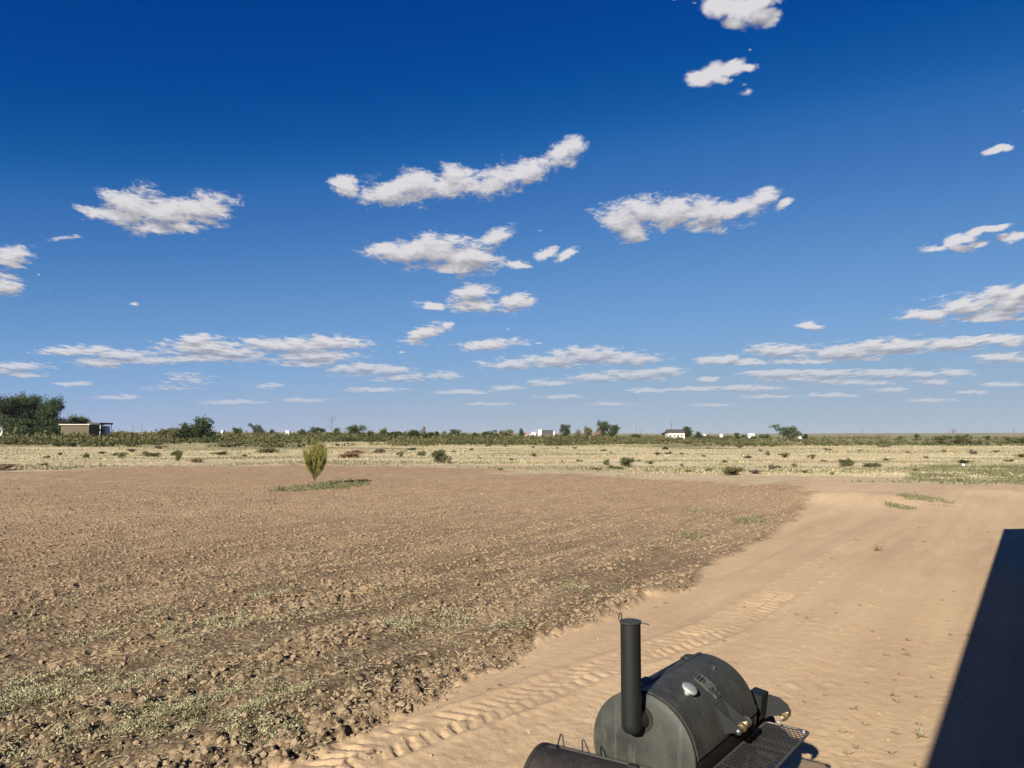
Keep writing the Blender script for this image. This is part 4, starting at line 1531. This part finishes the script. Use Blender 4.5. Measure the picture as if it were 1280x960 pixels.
# ------------------------------------------------------------------ scrub beyond the grass (stuff)
n = 15000
y = 150 * (1100 / 150) ** (rng.uniform(0, 1, n) ** 1.15)
x = rng.uniform(-.95, .95, n) * y
tl, be, gr = zones(x, y)
c_ = fbm(x * .03, y * .05, 4, 501)
left = smooth(-x / y, -.50, .30)
k = (gr > rng.uniform(.1, .9, n)) & (c_ > .46 - .16 * left) & (rng.uniform(0, 1, n) < .42 + .58 * left)
x, y, left = x[k], y[k], left[k]
n = len(x)
hh_ = rng.gamma(6, 1 / 6., n) * (.55 + .75 * left) * (1 + smooth(y, 250, 600) * .3)
ww = hh_ * rng.uniform(.9, 1.9, n)
m = 56
d = rng.normal(0, 1, (n, m, 3))
d /= np.linalg.norm(d, axis=2)[..., None]
d *= rng.uniform(.5, 1.05, (n, m, 1))
p = d * np.stack([ww, ww, hh_ * .58], -1)[:, None, :]
p[..., 2] += (hh_ * .5)[:, None]
p[..., 0] += x[:, None]
p[..., 1] += y[:, None]
p[..., 2] += terrain(x, y)[:, None]
p = p.reshape(-1, 3)
v, f = leaf_quads(p, np.repeat(.09 + .085 * hh_ + y * .00018, m))
o = link(bpy.data.objects.new('scrub', np_mesh('scrub', v, f, M['scrub'])))
tag(o, 'olive green scrub covering the plain beyond the dry grass', 'scrub', kind='stuff')
print('scrub', n)


# ------------------------------------------------------------------ the sapling in the field
def build_sapling():
    x, y, z = on_ground(393, 607)
    e = empty('sapling', (x, y, z), 0, label='feathery yellow-green sapling standing alone in the tilled field', cat='sapling')
    tr = MB().tube([(0, 0, -.1), (.01, 0, .35), (.0, .02, .8), (-.03, 0, 1.4)], [.035, .028, .02, .01], 8)
    for k in range(16):
        a = rng.uniform(0, 6.28)
        z0 = rng.uniform(.30, .8)
        L_ = rng.uniform(.5, .95)
        tr.tube([(0, 0, z0), (math.cos(a) * L_ * .32, math.sin(a) * L_ * .32, z0 + L_ * .45), (math.cos(a) * L_ * .46, math.sin(a) * L_ * .46, z0 + L_ * 1.0)], [.012, .008, .004], 5)
    tr.build('trunk', M['twig'], e)
    limb = MB()
    # wispy plumes, each a curved branch hung with thin upright strands
    V_, F_, q = [], [], 0
    for k in range(52):
        a = rng.uniform(0, 6.283)
        rb, zb, z0 = rng.uniform(.05, .74), rng.uniform(1.5, 2.40), rng.uniform(.20, .60)
        zb -= rb * .8
        m = int(rng.uniform(70, 150))
        t = rng.uniform(.12, 1, m) ** .8
        rad = rb * t ** .5
        jx, jy = rng.normal(0, .05, m), rng.normal(0, .05, m)
        v, f = blades(np.cos(a) * rad + jx, np.sin(a) * rad + jy, z0 + (zb - z0) * t, rng.uniform(.10, .32, m), .0125, .5, a + rng.normal(0, 1.2, m))
        V_.append(v); F_.append(f + q); q += len(v)
        tr_ = MB().tube([(0, 0, z0 * .6), (math.cos(a) * rb * .6, math.sin(a) * rb * .6, z0 + (zb - z0) * .45), (math.cos(a) * rb, math.sin(a) * rb, zb)], [.009, .006, .003], 4)
        limb.add(tr_.v, tr_.f)
    v, f = np.concatenate(V_), np.concatenate(F_)
    limb.build('branches', M['twig'], e)
    o = link(bpy.data.objects.new('crown', np_mesh('crown', v, f, M['leafyellow'])), e)


build_sapling()


# ------------------------------------------------------------------ shrubs in the dry grass, one by one
def ground_plant(name, px, base_y, w_px, h_px, **kw):
    x, y, z = on_ground(px, base_y)
    return plant(name, (x, y, z - .02), w_px / F_PX * y * 1.15, h_px / F_PX * y * 1.1, rz=random.uniform(0, 6), **kw)


GS = 'low shrubs in the dry grass'
named = [
    ('shrub', 222, 576, 13, 15, 'bush', 'leafolive', 'round dark shrub with a bare foot in the left part of the dry grass'),
    ('shrub', 246, 578, 26, 7, 'scrubby', 'red', 'low brown brush lying right beside the round dark shrub'),
    ('shrub', 108, 573, 10, 9, 'scrubby', 'leafgreen', 'small rounded green shrub on dry grass under the flat-roofed shed'),
    ('shrub', 8, 588, 30, 12, 'scrubby', 'red', 'dark brown dead brush at the left picture edge by the tilled field'),
    ('shrub', 437, 572, 42, 12, 'scrubby', 'red', 'reddish brown dead brush heap just behind the sapling to its right'),
    ('shrub', 338, 566, 34, 8, 'scrubby', 'leafolive', 'wide low green shrub in dry grass left of the sapling'),
    ('shrub', 548, 579, 24, 19, 'bush', 'leafolive', 'grey-green shrub at the far edge of the tilled field near the middle'),
    ('shrub', 561, 579, 9, 9, 'scrubby', 'red', 'small brown dead shrub touching the grey-green one at the field edge'),
    ('shrub', 667, 571, 11, 7, 'scrubby', 'leafolive', 'small dark tuft-like shrub on dry grass below the white box'),
    ('shrub', 784, 583, 19, 13, 'bush', 'leafolive', 'rounded olive shrub at the field edge right of the middle'),
    ('shrub', 758, 581, 12, 10, 'scrubby', 'leafgrey2', 'pale grey shrub just left of the rounded olive one'),
    ('shrub', 832, 562, 11, 5, 'scrubby', 'leafdark', 'small dark flat shrub on dry grass under the cream house'),
    ('shrub', 917, 594, 26, 12, 'bush', 'leafolive', 'spreading green shrub at the grass edge behind the pale mound'),
    ('shrub', 1059, 583, 20, 11, 'bush', 'leafolive', 'green clump of shrub in dry grass left of the green strip'),
    ('shrub', 1092, 584, 30, 8, 'scrubby', 'leafolive', 'broken row-like green shrub between the clump and the green strip'),
    ('shrub', 1015, 574, 11, 8, 'scrubby', 'leafgrey2', 'small grey-green shrub on dry grass under the leaning tree'),
    ('shrub', 1217, 568, 13, 8, 'scrubby', 'twig', 'brown dead shrub below the twiggy bush at the right'),
    ('shrub', 1276, 572, 16, 7, 'scrubby', 'leafolive', 'low shrub in dry grass at the right picture edge'),
    ('shrub', 1204, 579, 22, 5, 'scrubby', 'leafdark', 'dark low shrub behind the pale rock on the green strip'),
]
for k, (nm, px, by, w, h, kd, mt, lb) in enumerate(named):
    ground_plant(nm, px, by, w, h, kind=kd, var=k % 3, mat=mt, label=lb, cat='shrub', group=GS, trunk=False)
anon = [(150, 572, 16, 8), (190, 571, 22, 9), (275, 569, 26, 7), (200, 561, 16, 5), (58, 573, 9, 5), (75, 569, 8, 5), (128, 568, 12, 5), (55, 582, 12, 5), (305, 571, 9, 5), (165, 565, 14, 5),
        (400, 560, 14, 6), (475, 566, 20, 7), (500, 572, 9, 9), (526, 570, 16, 8), (515, 563, 18, 5), (568, 566, 7, 4), (610, 558, 9, 4), (631, 558, 6, 4), (666, 560, 6, 3), (685, 557, 10, 4),
        (697, 561, 5, 3), (718, 561, 6, 3), (754, 564, 8, 4), (763, 567, 5, 3), (822, 569, 10, 5), (835, 568, 9, 5), (852, 568, 8, 4), (852, 584, 6, 6), (725, 577, 9, 4), (798, 577, 7, 4),
        (812, 580, 12, 5), (880, 571, 7, 4), (885, 561, 6, 3), (924, 560, 9, 4), (951, 564, 5, 4), (960, 569, 8, 8), (980, 572, 14, 7), (935, 573, 14, 5), (905, 578, 10, 5), (968, 588, 16, 9), (993, 583, 10, 5),
        (1005, 591, 12, 5), (1040, 594, 6, 5), (1035, 563, 12, 4), (1075, 564, 8, 3), (1107, 576, 10, 4), (1157, 573, 10, 4), (1134, 566, 7, 3), (1145, 589, 8, 4), (885, 589, 12, 5), (860, 590, 14, 5),
        (945, 592, 20, 6), (770, 586, 22, 5), (745, 587, 18, 4), (640, 576, 7, 4), (600, 573, 5, 3), (590, 563, 7, 4), (625, 588, 8, 4), (1030, 577, 8, 4), (1180, 565, 9, 4), (1245, 566, 10, 4), (1260, 577, 12, 4)]
LAND = [(10, 'the tall left trees'), (95, 'the brown shed'), (165, 'the two left skyline poles'), (245, 'the big bushy tree'), (320, 'the left-leaning small tree'), (393, 'the sapling'),
        (446, 'the dome-shaped green bush'), (515, 'the middle thicket'), (568, 'the flat dark bush'), (618, 'the pair of round bushes'), (675, 'the white box'), (706, 'the round-headed tree'), (758, 'the central grove'),
        (794, 'the lone round bush'), (845, 'the cream farmhouse'), (900, 'the tiny white trailers'), (940, 'the white camper'), (985, 'the leaning tree'), (1077, 'the lone right pole'), (1140, 'the bare right skyline'), (1195, 'the twiggy bush'), (1268, 'the right edge pole')]
NTH = ['nearest', 'second nearest', 'third nearest', 'fourth nearest', 'fifth nearest', 'sixth nearest', 'seventh nearest', 'eighth nearest', 'ninth nearest']
NTL = ['first', 'second', 'third', 'fourth', 'fifth', 'sixth', 'seventh', 'eighth', 'ninth', 'tenth']


def landmark(px):
    return min(LAND, key=lambda q: abs(q[0] - px))[1]


_by = {}
for q in anon:
    _by.setdefault(landmark(q[0]), []).append(q)
SHL = {}
for lm, qs in _by.items():
    qs.sort(key=lambda q: -q[1])
    for i_, q in enumerate(qs):
        SHL[q] = ('small shrub alone in the dry grass straight below ' + lm) if len(qs) == 1 else 'small shrub in dry grass below %s, %s of %d' % (lm, NTH[i_], len(qs))
for k, (px, by, w, h) in enumerate(anon):
    ground_plant('shrub', px, by, w, h, kind='scrubby', var=k % 3, mat=('leafolive', 'leafolive', 'leafgrey2', 'twig')[k % 4], label=SHL[(px, by, w, h)], cat='shrub', group='small shrubs dotted over the dry grass', trunk=False)
cx, cy, cz = on_ground(1204, 582)
o = scatter_lumps('pale_rock', np.array([0.0]), np.array([0.0]), np.array([.06]), np.array([.12]), M['rock'], 1.0, .15)
o.location = (cx, cy, cz)
tag(o, 'bright pale rock lying on the green strip at the right', 'rock')
for (px, py, s_, lb) in ((150, 568, .3, None),):
    pass

# ------------------------------------------------------------------ tree line and far bushes
GT = 'trees standing beyond the dry grass'
far_list = [
    # name, px, top, width px, distance, kind, var, material, category, label
    ('broad_tree', 8, 490, 54, 230, 'broad', 0, 'leafdark', 'tree', 'tall dark tree at the left picture edge, first of the tall clump'),
    ('broad_tree', 38, 492, 40, 238, 'broad', 1, 'leafdark', 'tree', 'tall dark tree in the middle of the left clump'),
    ('broad_tree', 63, 497, 36, 226, 'broad', 2, 'leafdark', 'tree', 'dark rounded tree on the right side of the left clump'),
    ('broad_tree', -30, 494, 50, 236, 'broad', 1, 'leafdark', 'tree', 'tall dark tree cut by the left picture edge'),
    ('broad_tree', 24, 493, 44, 246, 'broad', 2, 'leafdark', 'tree', 'dark tree filling the gap between the first two tall left trees'),
    ('broad_tree', 52, 499, 34, 248, 'broad', 0, 'leafdark', 'tree', 'lower dark tree behind the right part of the left clump'),
    ('bush', 30, 518, 60, 221, 'bush', 0, 'leafdark', 'bush', 'dark undergrowth bush beneath the tall left trees'),
    ('bush', 62, 520, 40, 219, 'bush', 1, 'leafdark', 'bush', 'dark undergrowth bush between left clump and brown shed'),
    ('small_tree', 96, 513, 28, 262, 'bush', 0, 'leafgreen', 'tree', 'small round green tree behind the flat-roofed shed'),
    ('small_tree', 84, 522, 14, 262, 'bush', 1, 'leafgreen', 'tree', 'smaller green tree tucked between tall clump and shed tree'),
    ('bushy_tree', 252, 515, 38, 200, 'bush', 1, 'leafdark', 'tree', 'big dark bushy tree rising from the scrub left of the middle'),
    ('bushy_tree', 234, 523, 32, 198, 'bush', 2, 'leafdark', 'tree', 'lower left shoulder tree of the big dark bushy tree'),
    ('bush', 216, 531, 30, 196, 'bush', 0, 'leafolive', 'bush', 'brownish low bush joining the big dark bushy tree on its left'),
    ('bush', 262, 540, 30, 192, 'scrubby', 1, 'leafgreen', 'bush', 'low green bush at the right foot of the big dark tree'),
    ('bush', 296, 531, 16, 280, 'bush', 1, 'leafgreen', 'bush', 'bright green bush right of the big dark bushy tree'),
    ('small_tree', 320, 528, 20, 300, 'leaning', 0, 'leafdark', 'tree', 'dark small tree with a left lean beside the bright green bush'),
    ('bush', 341, 534, 12, 300, 'bush', 2, 'leafdark', 'bush', 'small dark bush right of the left-leaning small tree'),
    ('bush', 378, 534, 16, 290, 'scrubby', 0, 'leafdark', 'bush', 'low dark bush left of the three round bushes'),
    ('bush', 396, 531, 18, 280, 'bush', 0, 'leafdark', 'bush', 'dark bush directly behind the sapling top'),
    ('bush', 420, 531, 20, 250, 'bush', 2, 'leafdark', 'bush', 'dark round bush under the thin bare tree'),
    ('bush', 446, 530, 24, 270, 'broad', 0, 'leafgreen', 'bush', 'dome-shaped green bush second right of the bare tree'),
    ('bush', 463, 534, 16, 280, 'scrubby', 2, 'leafdark', 'bush', 'small ragged bush right of the dome-shaped one'),
    ('bush', 480, 533, 15, 270, 'bush', 1, 'leafolive', 'bush', 'olive bush left of the broad brownish thicket'),
    ('bush', 494, 537, 30, 240, 'bush', 0, 'leafdark', 'bush', 'dark wide bush left half of the middle thicket'),
    ('bush', 520, 534, 36, 235, 'bush', 2, 'leafdark', 'bush', 'broad dark bush at the centre of the middle thicket'),
    ('bush', 537, 538, 18, 232, 'bush', 1, 'leafdark', 'bush', 'darkest bush at the right end of the middle thicket'),
    ('pale_tree', 530, 528, 9, 260, 'scrubby', 1, 'twig', 'tree', 'thin pale grey tree rising behind the middle thicket'),
    ('bush', 546, 537, 7, 330, 'bush', 0, 'leafdark', 'bush', 'tiny dark bush right after the middle thicket'),
    ('bush', 555, 536, 8, 330, 'bush', 2, 'leafolive', 'bush', 'tiny brownish bush between thicket and flat dark bush'),
    ('bush', 568, 534, 18, 320, 'bush', 1, 'leafdark', 'bush', 'flat dark bush standing alone right of the thicket'),
    ('bush', 609, 537, 11, 330, 'bush', 0, 'leafdark', 'bush', 'small dark round bush, left of a pair'),
    ('bush', 618, 535, 9, 330, 'bush', 1, 'leafdark', 'bush', 'small dark round bush, right and taller of a pair'),
    ('bush', 632, 534, 18, 320, 'scrubby', 0, 'leafolive', 'bush', 'loose olive bush right of the small pair'),
    ('small_tree', 652, 532, 10, 380, 'bush', 2, 'leafdark', 'tree', 'narrow dark tree left of the red and white roofs'),
    ('round_tree', 706, 529, 14, 400, 'broad', 1, 'leafdark', 'tree', 'dark round-headed tree on a short stem right of the white box'),
    ('bush', 698, 542, 14, 390, 'scrubby', 1, 'leafdark', 'bush', 'low dark bush between white box and round-headed tree'),
    ('small_tree', 722, 533, 14, 390, 'scrubby', 2, 'twig', 'tree', 'thin brownish tree right of the round-headed tree'),
    ('small_tree', 734, 531, 16, 400, 'bush', 1, 'leafolive', 'tree', 'olive tree in the middle of the central grove'),
    ('small_tree', 746, 536, 12, 385, 'scrubby', 0, 'red', 'tree', 'low rust-brown tree at the left foot of the biggest central tree'),
    ('round_tree', 753, 526, 18, 400, 'broad', 2, 'leafdark', 'tree', 'tallest dark tree of the central grove, left crown'),
    ('round_tree', 765, 529, 18, 398, 'broad', 0, 'leafdark', 'tree', 'dark tree closing the central grove on the right'),
    ('bush', 794, 541, 14, 340, 'bush', 1, 'leafdark', 'bush', 'dark round bush alone between grove and cream house'),
    ('bush', 830, 538, 6, 420, 'bush', 0, 'leafdark', 'bush', 'small dark bush touching the left wall of the cream house'),
    ('round_tree', 859, 532, 15, 410, 'broad', 1, 'leafdark', 'tree', 'dark round tree against the right wall of the cream house'),
    ('bush', 873, 537, 14, 410, 'bush', 2, 'leafdark', 'bush', 'dark bush right of the cream house tree'),
    ('bush', 890, 542, 14, 430, 'scrubby', 1, 'leafolive', 'bush', 'low flat bush between house bush and white camper'),
    ('bush', 920, 539, 6, 450, 'bush', 0, 'leafdark', 'bush', 'narrow dark bush just left of the white camper'),
    ('bush', 928, 541, 10, 450, 'scrubby', 2, 'leafdark', 'bush', 'low dark bush against the left end of the white camper'),
    ('bush', 955, 541, 16, 420, 'scrubby', 0, 'leafgreen', 'bush', 'low green bush left of the leaning tree'),
    ('leaning_tree', 980, 530, 36, 330, 'leaning', 0, 'leafgreen', 'tree', 'bright green tree leaning left, alone on the right half'),
    ('bush', 1006, 541, 10, 430, 'bush', 1, 'leafdark', 'bush', 'small dark bush right of the leaning tree beside the tiny hut'),
    ('twiggy_bush', 1192, 540, 34, 190, 'scrubby', 0, 'leafolive', 'bush', 'big twiggy olive bush with bare tips at the right'),
    ('bush', 1216, 547, 26, 186, 'scrubby', 1, 'leafolive', 'bush', 'lower olive bush spreading right from the twiggy bush'),
    ('bush', 1172, 549, 22, 192, 'scrubby', 2, 'leafolive', 'bush', 'lower olive bush spreading left from the twiggy bush'),
    ('bush', 1270, 546, 26, 210, 'bush', 2, 'leafgreen', 'bush', 'green bush near the right picture edge under a pole'),
    ('bush', 1284, 545, 20, 212, 'bush', 0, 'leafgreen', 'bush', 'green bush cut by the right picture edge'),
    ('bush', 1254, 549, 10, 214, 'scrubby', 1, 'leafolive', 'bush', 'small olive bush left of the green edge bush'),
    ('bush', 93, 550, 14, 150, 'scrubby', 2, 'leafdark', 'bush', 'dark bush in the scrub in front of the flat-roofed shed'),
    ('bush', 74, 548, 12, 152, 'scrubby', 0, 'leafgreen', 'bush', 'fresh green bush left of the dark one before the shed'),
    ('bush', 150, 533, 12, 240, 'scrubby', 1, 'leafgreen', 'bush', 'pale thin bush right of the white trailer'),
    ('bush', 392, 547, 16, 170, 'bush', 1, 'leafgrey2', 'bush', 'pale grey-green bush in the scrub behind the sapling top'),
    ('bush', 1144, 541, 6, 420, 'bush', 0, 'leafdark', 'bush', 'tiny dark bush on the skyline right half'),
]
for (nm, px, ty, w, D, kd, vr, mt, ct, lb) in far_list:
    far_plant(nm, px, ty, w, D, kind=kd, var=vr, mat=mt, cat=ct, label=lb, group=GT, rz=0.0 if kd == 'leaning' else random.uniform(0, 6))
# extra unnamed bushes that thicken the dark line at the left and along the skyline
sky_b = []
for k in range(44):
    px = 118 + k * 17.5 + random.uniform(-6, 6) if k < 30 else random.uniform(780, 1270)
    sky_b.append((px, random.uniform(538.5, 542) if k < 30 else random.uniform(543, 544.4), random.uniform(7, 20), random.uniform(300, 460), k % 3))
_by = {}
for q in sky_b:
    _by.setdefault(landmark(q[0]), []).append(q)
for lm, qs in _by.items():
    qs.sort(key=lambda q: q[0])
    for i_, (px, ty, w, D, k) in enumerate(qs):
        lb = 'low dark bush on the scrub skyline around %s, %s from left' % (lm, NTL[i_])
        far_plant('bush', px, ty, w, D, kind='scrubby', var=k, mat=('leafdark', 'leafolive', 'leafgreen')[k], label=lb, cat='bush', group='dark bushes along the skyline', trunk=False)


def bare_tree(name, px, top, D, wpx, label, seed, wid=.035):
    x, y, z = far_spot(px, D)
    H = CAM_H + (544 - top) / F_PX * D - z
    rnd = random.Random(seed)
    W_ = wpx / F_PX * D
    mb = MB()
    mb.tube([(0, 0, -.2), (.1, 0, H * .4), (-.1, 0, H * .75), (.05, 0, H)], [wid * 1.6, wid, wid * .7, wid * .3], 5)
    for k in range(26):
        a = rnd.uniform(0, 6.28)
        z0 = H * rnd.uniform(.3, .85)
        L_ = W_ * rnd.uniform(.25, .6)
        e1 = (math.cos(a) * L_ * .6, math.sin(a) * L_ * .6, z0 + L_ * .7)
        mb.tube([(0, 0, z0), e1, (e1[0] * 1.6, e1[1] * 1.6, min(H * 1.02, z0 + L_ * 1.5))], [wid * .6, wid * .4, wid * .2], 4)
    o = mb.build(name, M['twig'], None, 0)
    o.location = (x, y, z)
    return tag(o, label, 'tree', GT)


bare_tree('bare_tree', 415, 519, 255, 14, 'thin leafless tree rising above the dark bushes', 3)
bare_tree('bare_tree', 1190, 536, 189, 10, 'bare twig top sticking out of the twiggy bush at the right', 5, .05)
bare_tree('bare_tree', 1199, 540, 190, 8, 'smaller bare twigs right of the first twig top', 8, .04)
bare_tree('bare_tree', 86, 511, 250, 10, 'thin leafless branches between the tall clump and the shed tree', 9)


# ------------------------------------------------------------------ utility poles
def pole(px, top, D, label, cross=True, r=.13):
    x, y, z = far_spot(px, D)
    H = CAM_H + (544 - top) / F_PX * D - z
    e = empty('utility_pole', (x, y, z), random.uniform(-.3, .3), label=label, cat='pole', group='utility poles on the skyline')
    MB().tube([(0, 0, -.2), (0, 0, H)], [r * 1.2, r * .8], 8).build('post', M['pole'], e)
    if cross:
        MB().box((0, 0, H - .6), (2.2, .12, .14)).build('crossarm', M['pole'], e)
        for xx in (-1.0, 0.35, 1.0):
            MB().lathe([(H - .53, .05), (H - .40, .06), (H - .33, .03), (H - .33, 0)], (xx, 0, 0), 'Z', 8).build('insulator', M['white'], e)


pole(178, 528, 420, 'thin pole on the skyline left of the big dark bushy tree')
pole(839, 528, 430, 'tall pole rising behind the cream house', False, .16)
pole(1077, 536, 520, 'lone pole on the right skyline with nothing beside it')
pole(1266, 535, 380, 'pole above the green bush at the right picture edge')
pole(795, 533, 520, 'faint pole behind the round bush between grove and house')
pole(167, 531, 520, 'shorter faint pole just left of the skyline pole')
pole(800, 536, 560, 'short faint pole right of the one behind the round bush', False)


# ------------------------------------------------------------------ far buildings
def house(name, px0, px1, eave_y, ridge_y, D, wall, roof, label, cat, depth=8.0, rz=0.0, flat=False, windows=(), over=.4, door=None, base_drop=.3):
    xa, xb = (px0 - 640) / F_PX * D, (px1 - 640) / F_PX * D
    cx = (xa + xb) / 2
    z = gz(cx, D)
    w = xb - xa
    he = CAM_H + (544 - eave_y) / F_PX * D - z
    hr = CAM_H + (544 - ridge_y) / F_PX * D - z
    e = empty(name, (cx, D, z), rz, label=label, cat=cat)
    MB().box((0, depth / 2, (he - base_drop) / 2), (w, depth, he + base_drop)).build('wall', M[wall], e)
    rf = MB()
    if flat:
        rf.box((0, depth / 2, he + (hr - he) / 2 + .01), (w + 2 * over, depth + 2 * over, max(hr - he, .12)))
    else:
        o_ = over
        rf.add([(-w / 2 - o_, -o_, he), (w / 2 + o_, -o_, he), (w / 2 + o_, depth + o_, he), (-w / 2 - o_, depth + o_, he), (-w / 2 - o_ + .6, depth / 2, hr), (w / 2 + o_ - .6, depth / 2, hr)],
               [(3, 2, 1, 0), (0, 1, 5, 4), (2, 3, 4, 5), (1, 2, 5), (3, 0, 4)])
    rf.build('roof', M[roof], e, 0)
    for (fx, w_, h_) in windows:
        wn = MB().box((fx * w, -.03, he * .55), (w_, .08, h_)).build('window', M['white'], e)
        MB().box((fx * w, -.08, he * .55), (w_ * .8, .03, h_ * .8)).build('pane', M['glass'], wn)
    if door is not None:
        MB().box((door * w, -.03, 1.0), (1.0, .08, 2.1)).build('door', M['darkroof'], e)
    return e


sh_ = house('shed', 77, 112, 531.3, 530.2, 215, 'brownwall', 'cream', 'long low brown shed with a pale flat roof edge at the left', 'shed', 7, 0, True, door=.2)
# open carport joined to the shed: dark roof on posts
xa, xb = (111 - 640) / F_PX * 218, (127 - 640) / F_PX * 218
cz = gz((xa + xb) / 2, 218)
zt = CAM_H + (544 - 529.4) / F_PX * 218 - cz
e = empty('carport', ((xa + xb) / 2, 218, cz), 0, label='dark flat-roofed open carport against the right end of the brown shed', cat='carport')
MB().box((0, 3, zt), (xb - xa, 7, .5)).build('roof', M['darkroof'], e)
for sx_ in (-1, 1):
    for sy_ in (0, 6):
        MB().box((sx_ * ((xb - xa) / 2 - .2), sy_, zt / 2 - .1), (.15, .15, zt - .2)).build('post', M['white'], e)


def trailer(px0, px1, top, D, label, name='trailer', cat='trailer', hgt=None, mat='white', rz=0.0):
    xa, xb = (px0 - 640) / F_PX * D, (px1 - 640) / F_PX * D
    z = gz((xa + xb) / 2, D)
    w = xb - xa
    H = CAM_H + (544 - top) / F_PX * D - z
    e = empty(name, ((xa + xb) / 2, D, z), rz, label=label, cat=cat)
    b0 = .45
    r_ = min(.4, w * .15)
    poly = [(-w / 2, b0), (w / 2, b0), (w / 2, H - r_), (w / 2 - r_ * .4, H - r_ * .3), (w / 2 - r_, H), (-w / 2 + r_, H), (-w / 2 + r_ * .4, H - r_ * .3), (-w / 2, H - r_)]
    MB().prism(poly, (0, 1.2, 0), (1, 0, 0), (0, 0, 1), 2.4).build('body', M[mat], e)
    for fx in (-.22, .22):
        MB().box((fx * w, -.02, H * .62), (min(1.0, w * .16), .04, H * .22)).build('window', M['glass'], e)
    for fx in (-.12, .12):
        MB().lathe([(-.12, 0), (-.12, .36), (.12, .36), (.12, 0)], (fx * w, .12, .36), 'Y', 18).build('wheel', M['darkroof'], e)
    MB().box((w / 2 + .5, 1.2, .5), (1.1, .1, .1)).build('hitch', M['darkroof'], e)
    return e


trailer(118, 133, 532.4, 224, 'white trailer parked under the dark carport roof at the left')
trailer(-6, 5, 533.2, 222, 'white trailer under the tall trees at the left picture edge')
house('hut', 28, 33, 532, 529.5, 245, 'cream', 'redroof', 'small pinkish hut glimpsed under the tall left trees', 'hut', 4, over=.2, door=.1)
house('storage_box', 672.3, 677, 537.6, 537.2, 395, 'white', 'white', 'tall white storage box left of the dark open shed', 'box', 3, 0, True, over=.02)
house('open_shed', 678.2, 691, 538.6, 537.6, 396, 'darkroof', 'greyroof', 'dark open-fronted shed right of the white storage box', 'shed', 6, 0, True, over=.2)
house('outhouse', 691.6, 693, 540, 539.3, 394, 'white', 'white', 'narrow white hut at the right end of the dark open shed', 'hut', 1.5, 0, True, over=.02)
house('cottage', 655, 663, 542, 540.6, 430, 'cream', 'redroof', 'low cottage with faded red roof left of the white box', 'house', 7, over=.3, door=.2)
house('cottage', 664, 670, 541.5, 539.8, 440, 'white', 'white', 'small all-white cottage between red roof and white box', 'house', 6, over=.2, door=-.2)
house('farmhouse', 834.5, 855.5, 541, 536.6, 405, 'cream', 'greyroof', 'cream farmhouse with grey pitched roof under the tall pole', 'house', 8, windows=((-.35, 1.0, 1.1), (-.1, 1.0, 1.1), (.32, 1.0, 1.1)), door=.1)
trailer(935.5, 942.5, 541.7, 460, 'white camper standing alone left of the leaning tree', 'camper', 'camper')
house('hut', 998, 1001, 542.9, 542.3, 440, 'white', 'brownwall', 'tiny white hut right of the leaning tree foot', 'hut', 3, over=.2)
house('hut', 985, 995, 542.9, 542.1, 445, 'brownwall', 'cream', 'low brown hut half hidden by the leaning tree', 'hut', 4, over=.2)
trailer(277, 279.6, 537.8, 300, 'small white trailer in the scrub right of the big dark tree')
trailer(357, 362, 538.2, 420, 'tiny white trailer on the far skyline left of the sapling')
trailer(879, 882, 542.6, 450, 'tiny white trailer right of the dark bush by the cream house')
trailer(900, 903, 542.6, 480, 'small white trailer midway between cream house and camper')


# ------------------------------------------------------------------ haze: a shallow layer of dusty air over the plain
hz = MB().box((0, 0, 8.0), (36000, 36000, 23.0)).build('haze', M['white'], None, 0)
hm = bpy.data.materials.new('haze_air')
hm.use_nodes = True
hm.node_tree.nodes.clear()
HN = NT(hm.node_tree)
pv = HN.n('ShaderNodeVolumePrincipled', {'Color': (.93, .95, 1.0, 1), 'Density': 5e-5, 'Anisotropy': .2})
ho = hm.node_tree.nodes.new('ShaderNodeOutputMaterial')
hm.node_tree.links.new(pv.outputs[0], ho.inputs['Volume'])
hm.cycles.homogeneous_volume = True
hz.data.materials.clear()
hz.data.materials.append(hm)
tag(hz, kind='stuff', label='thin dusty haze over the plain', cat='haze')
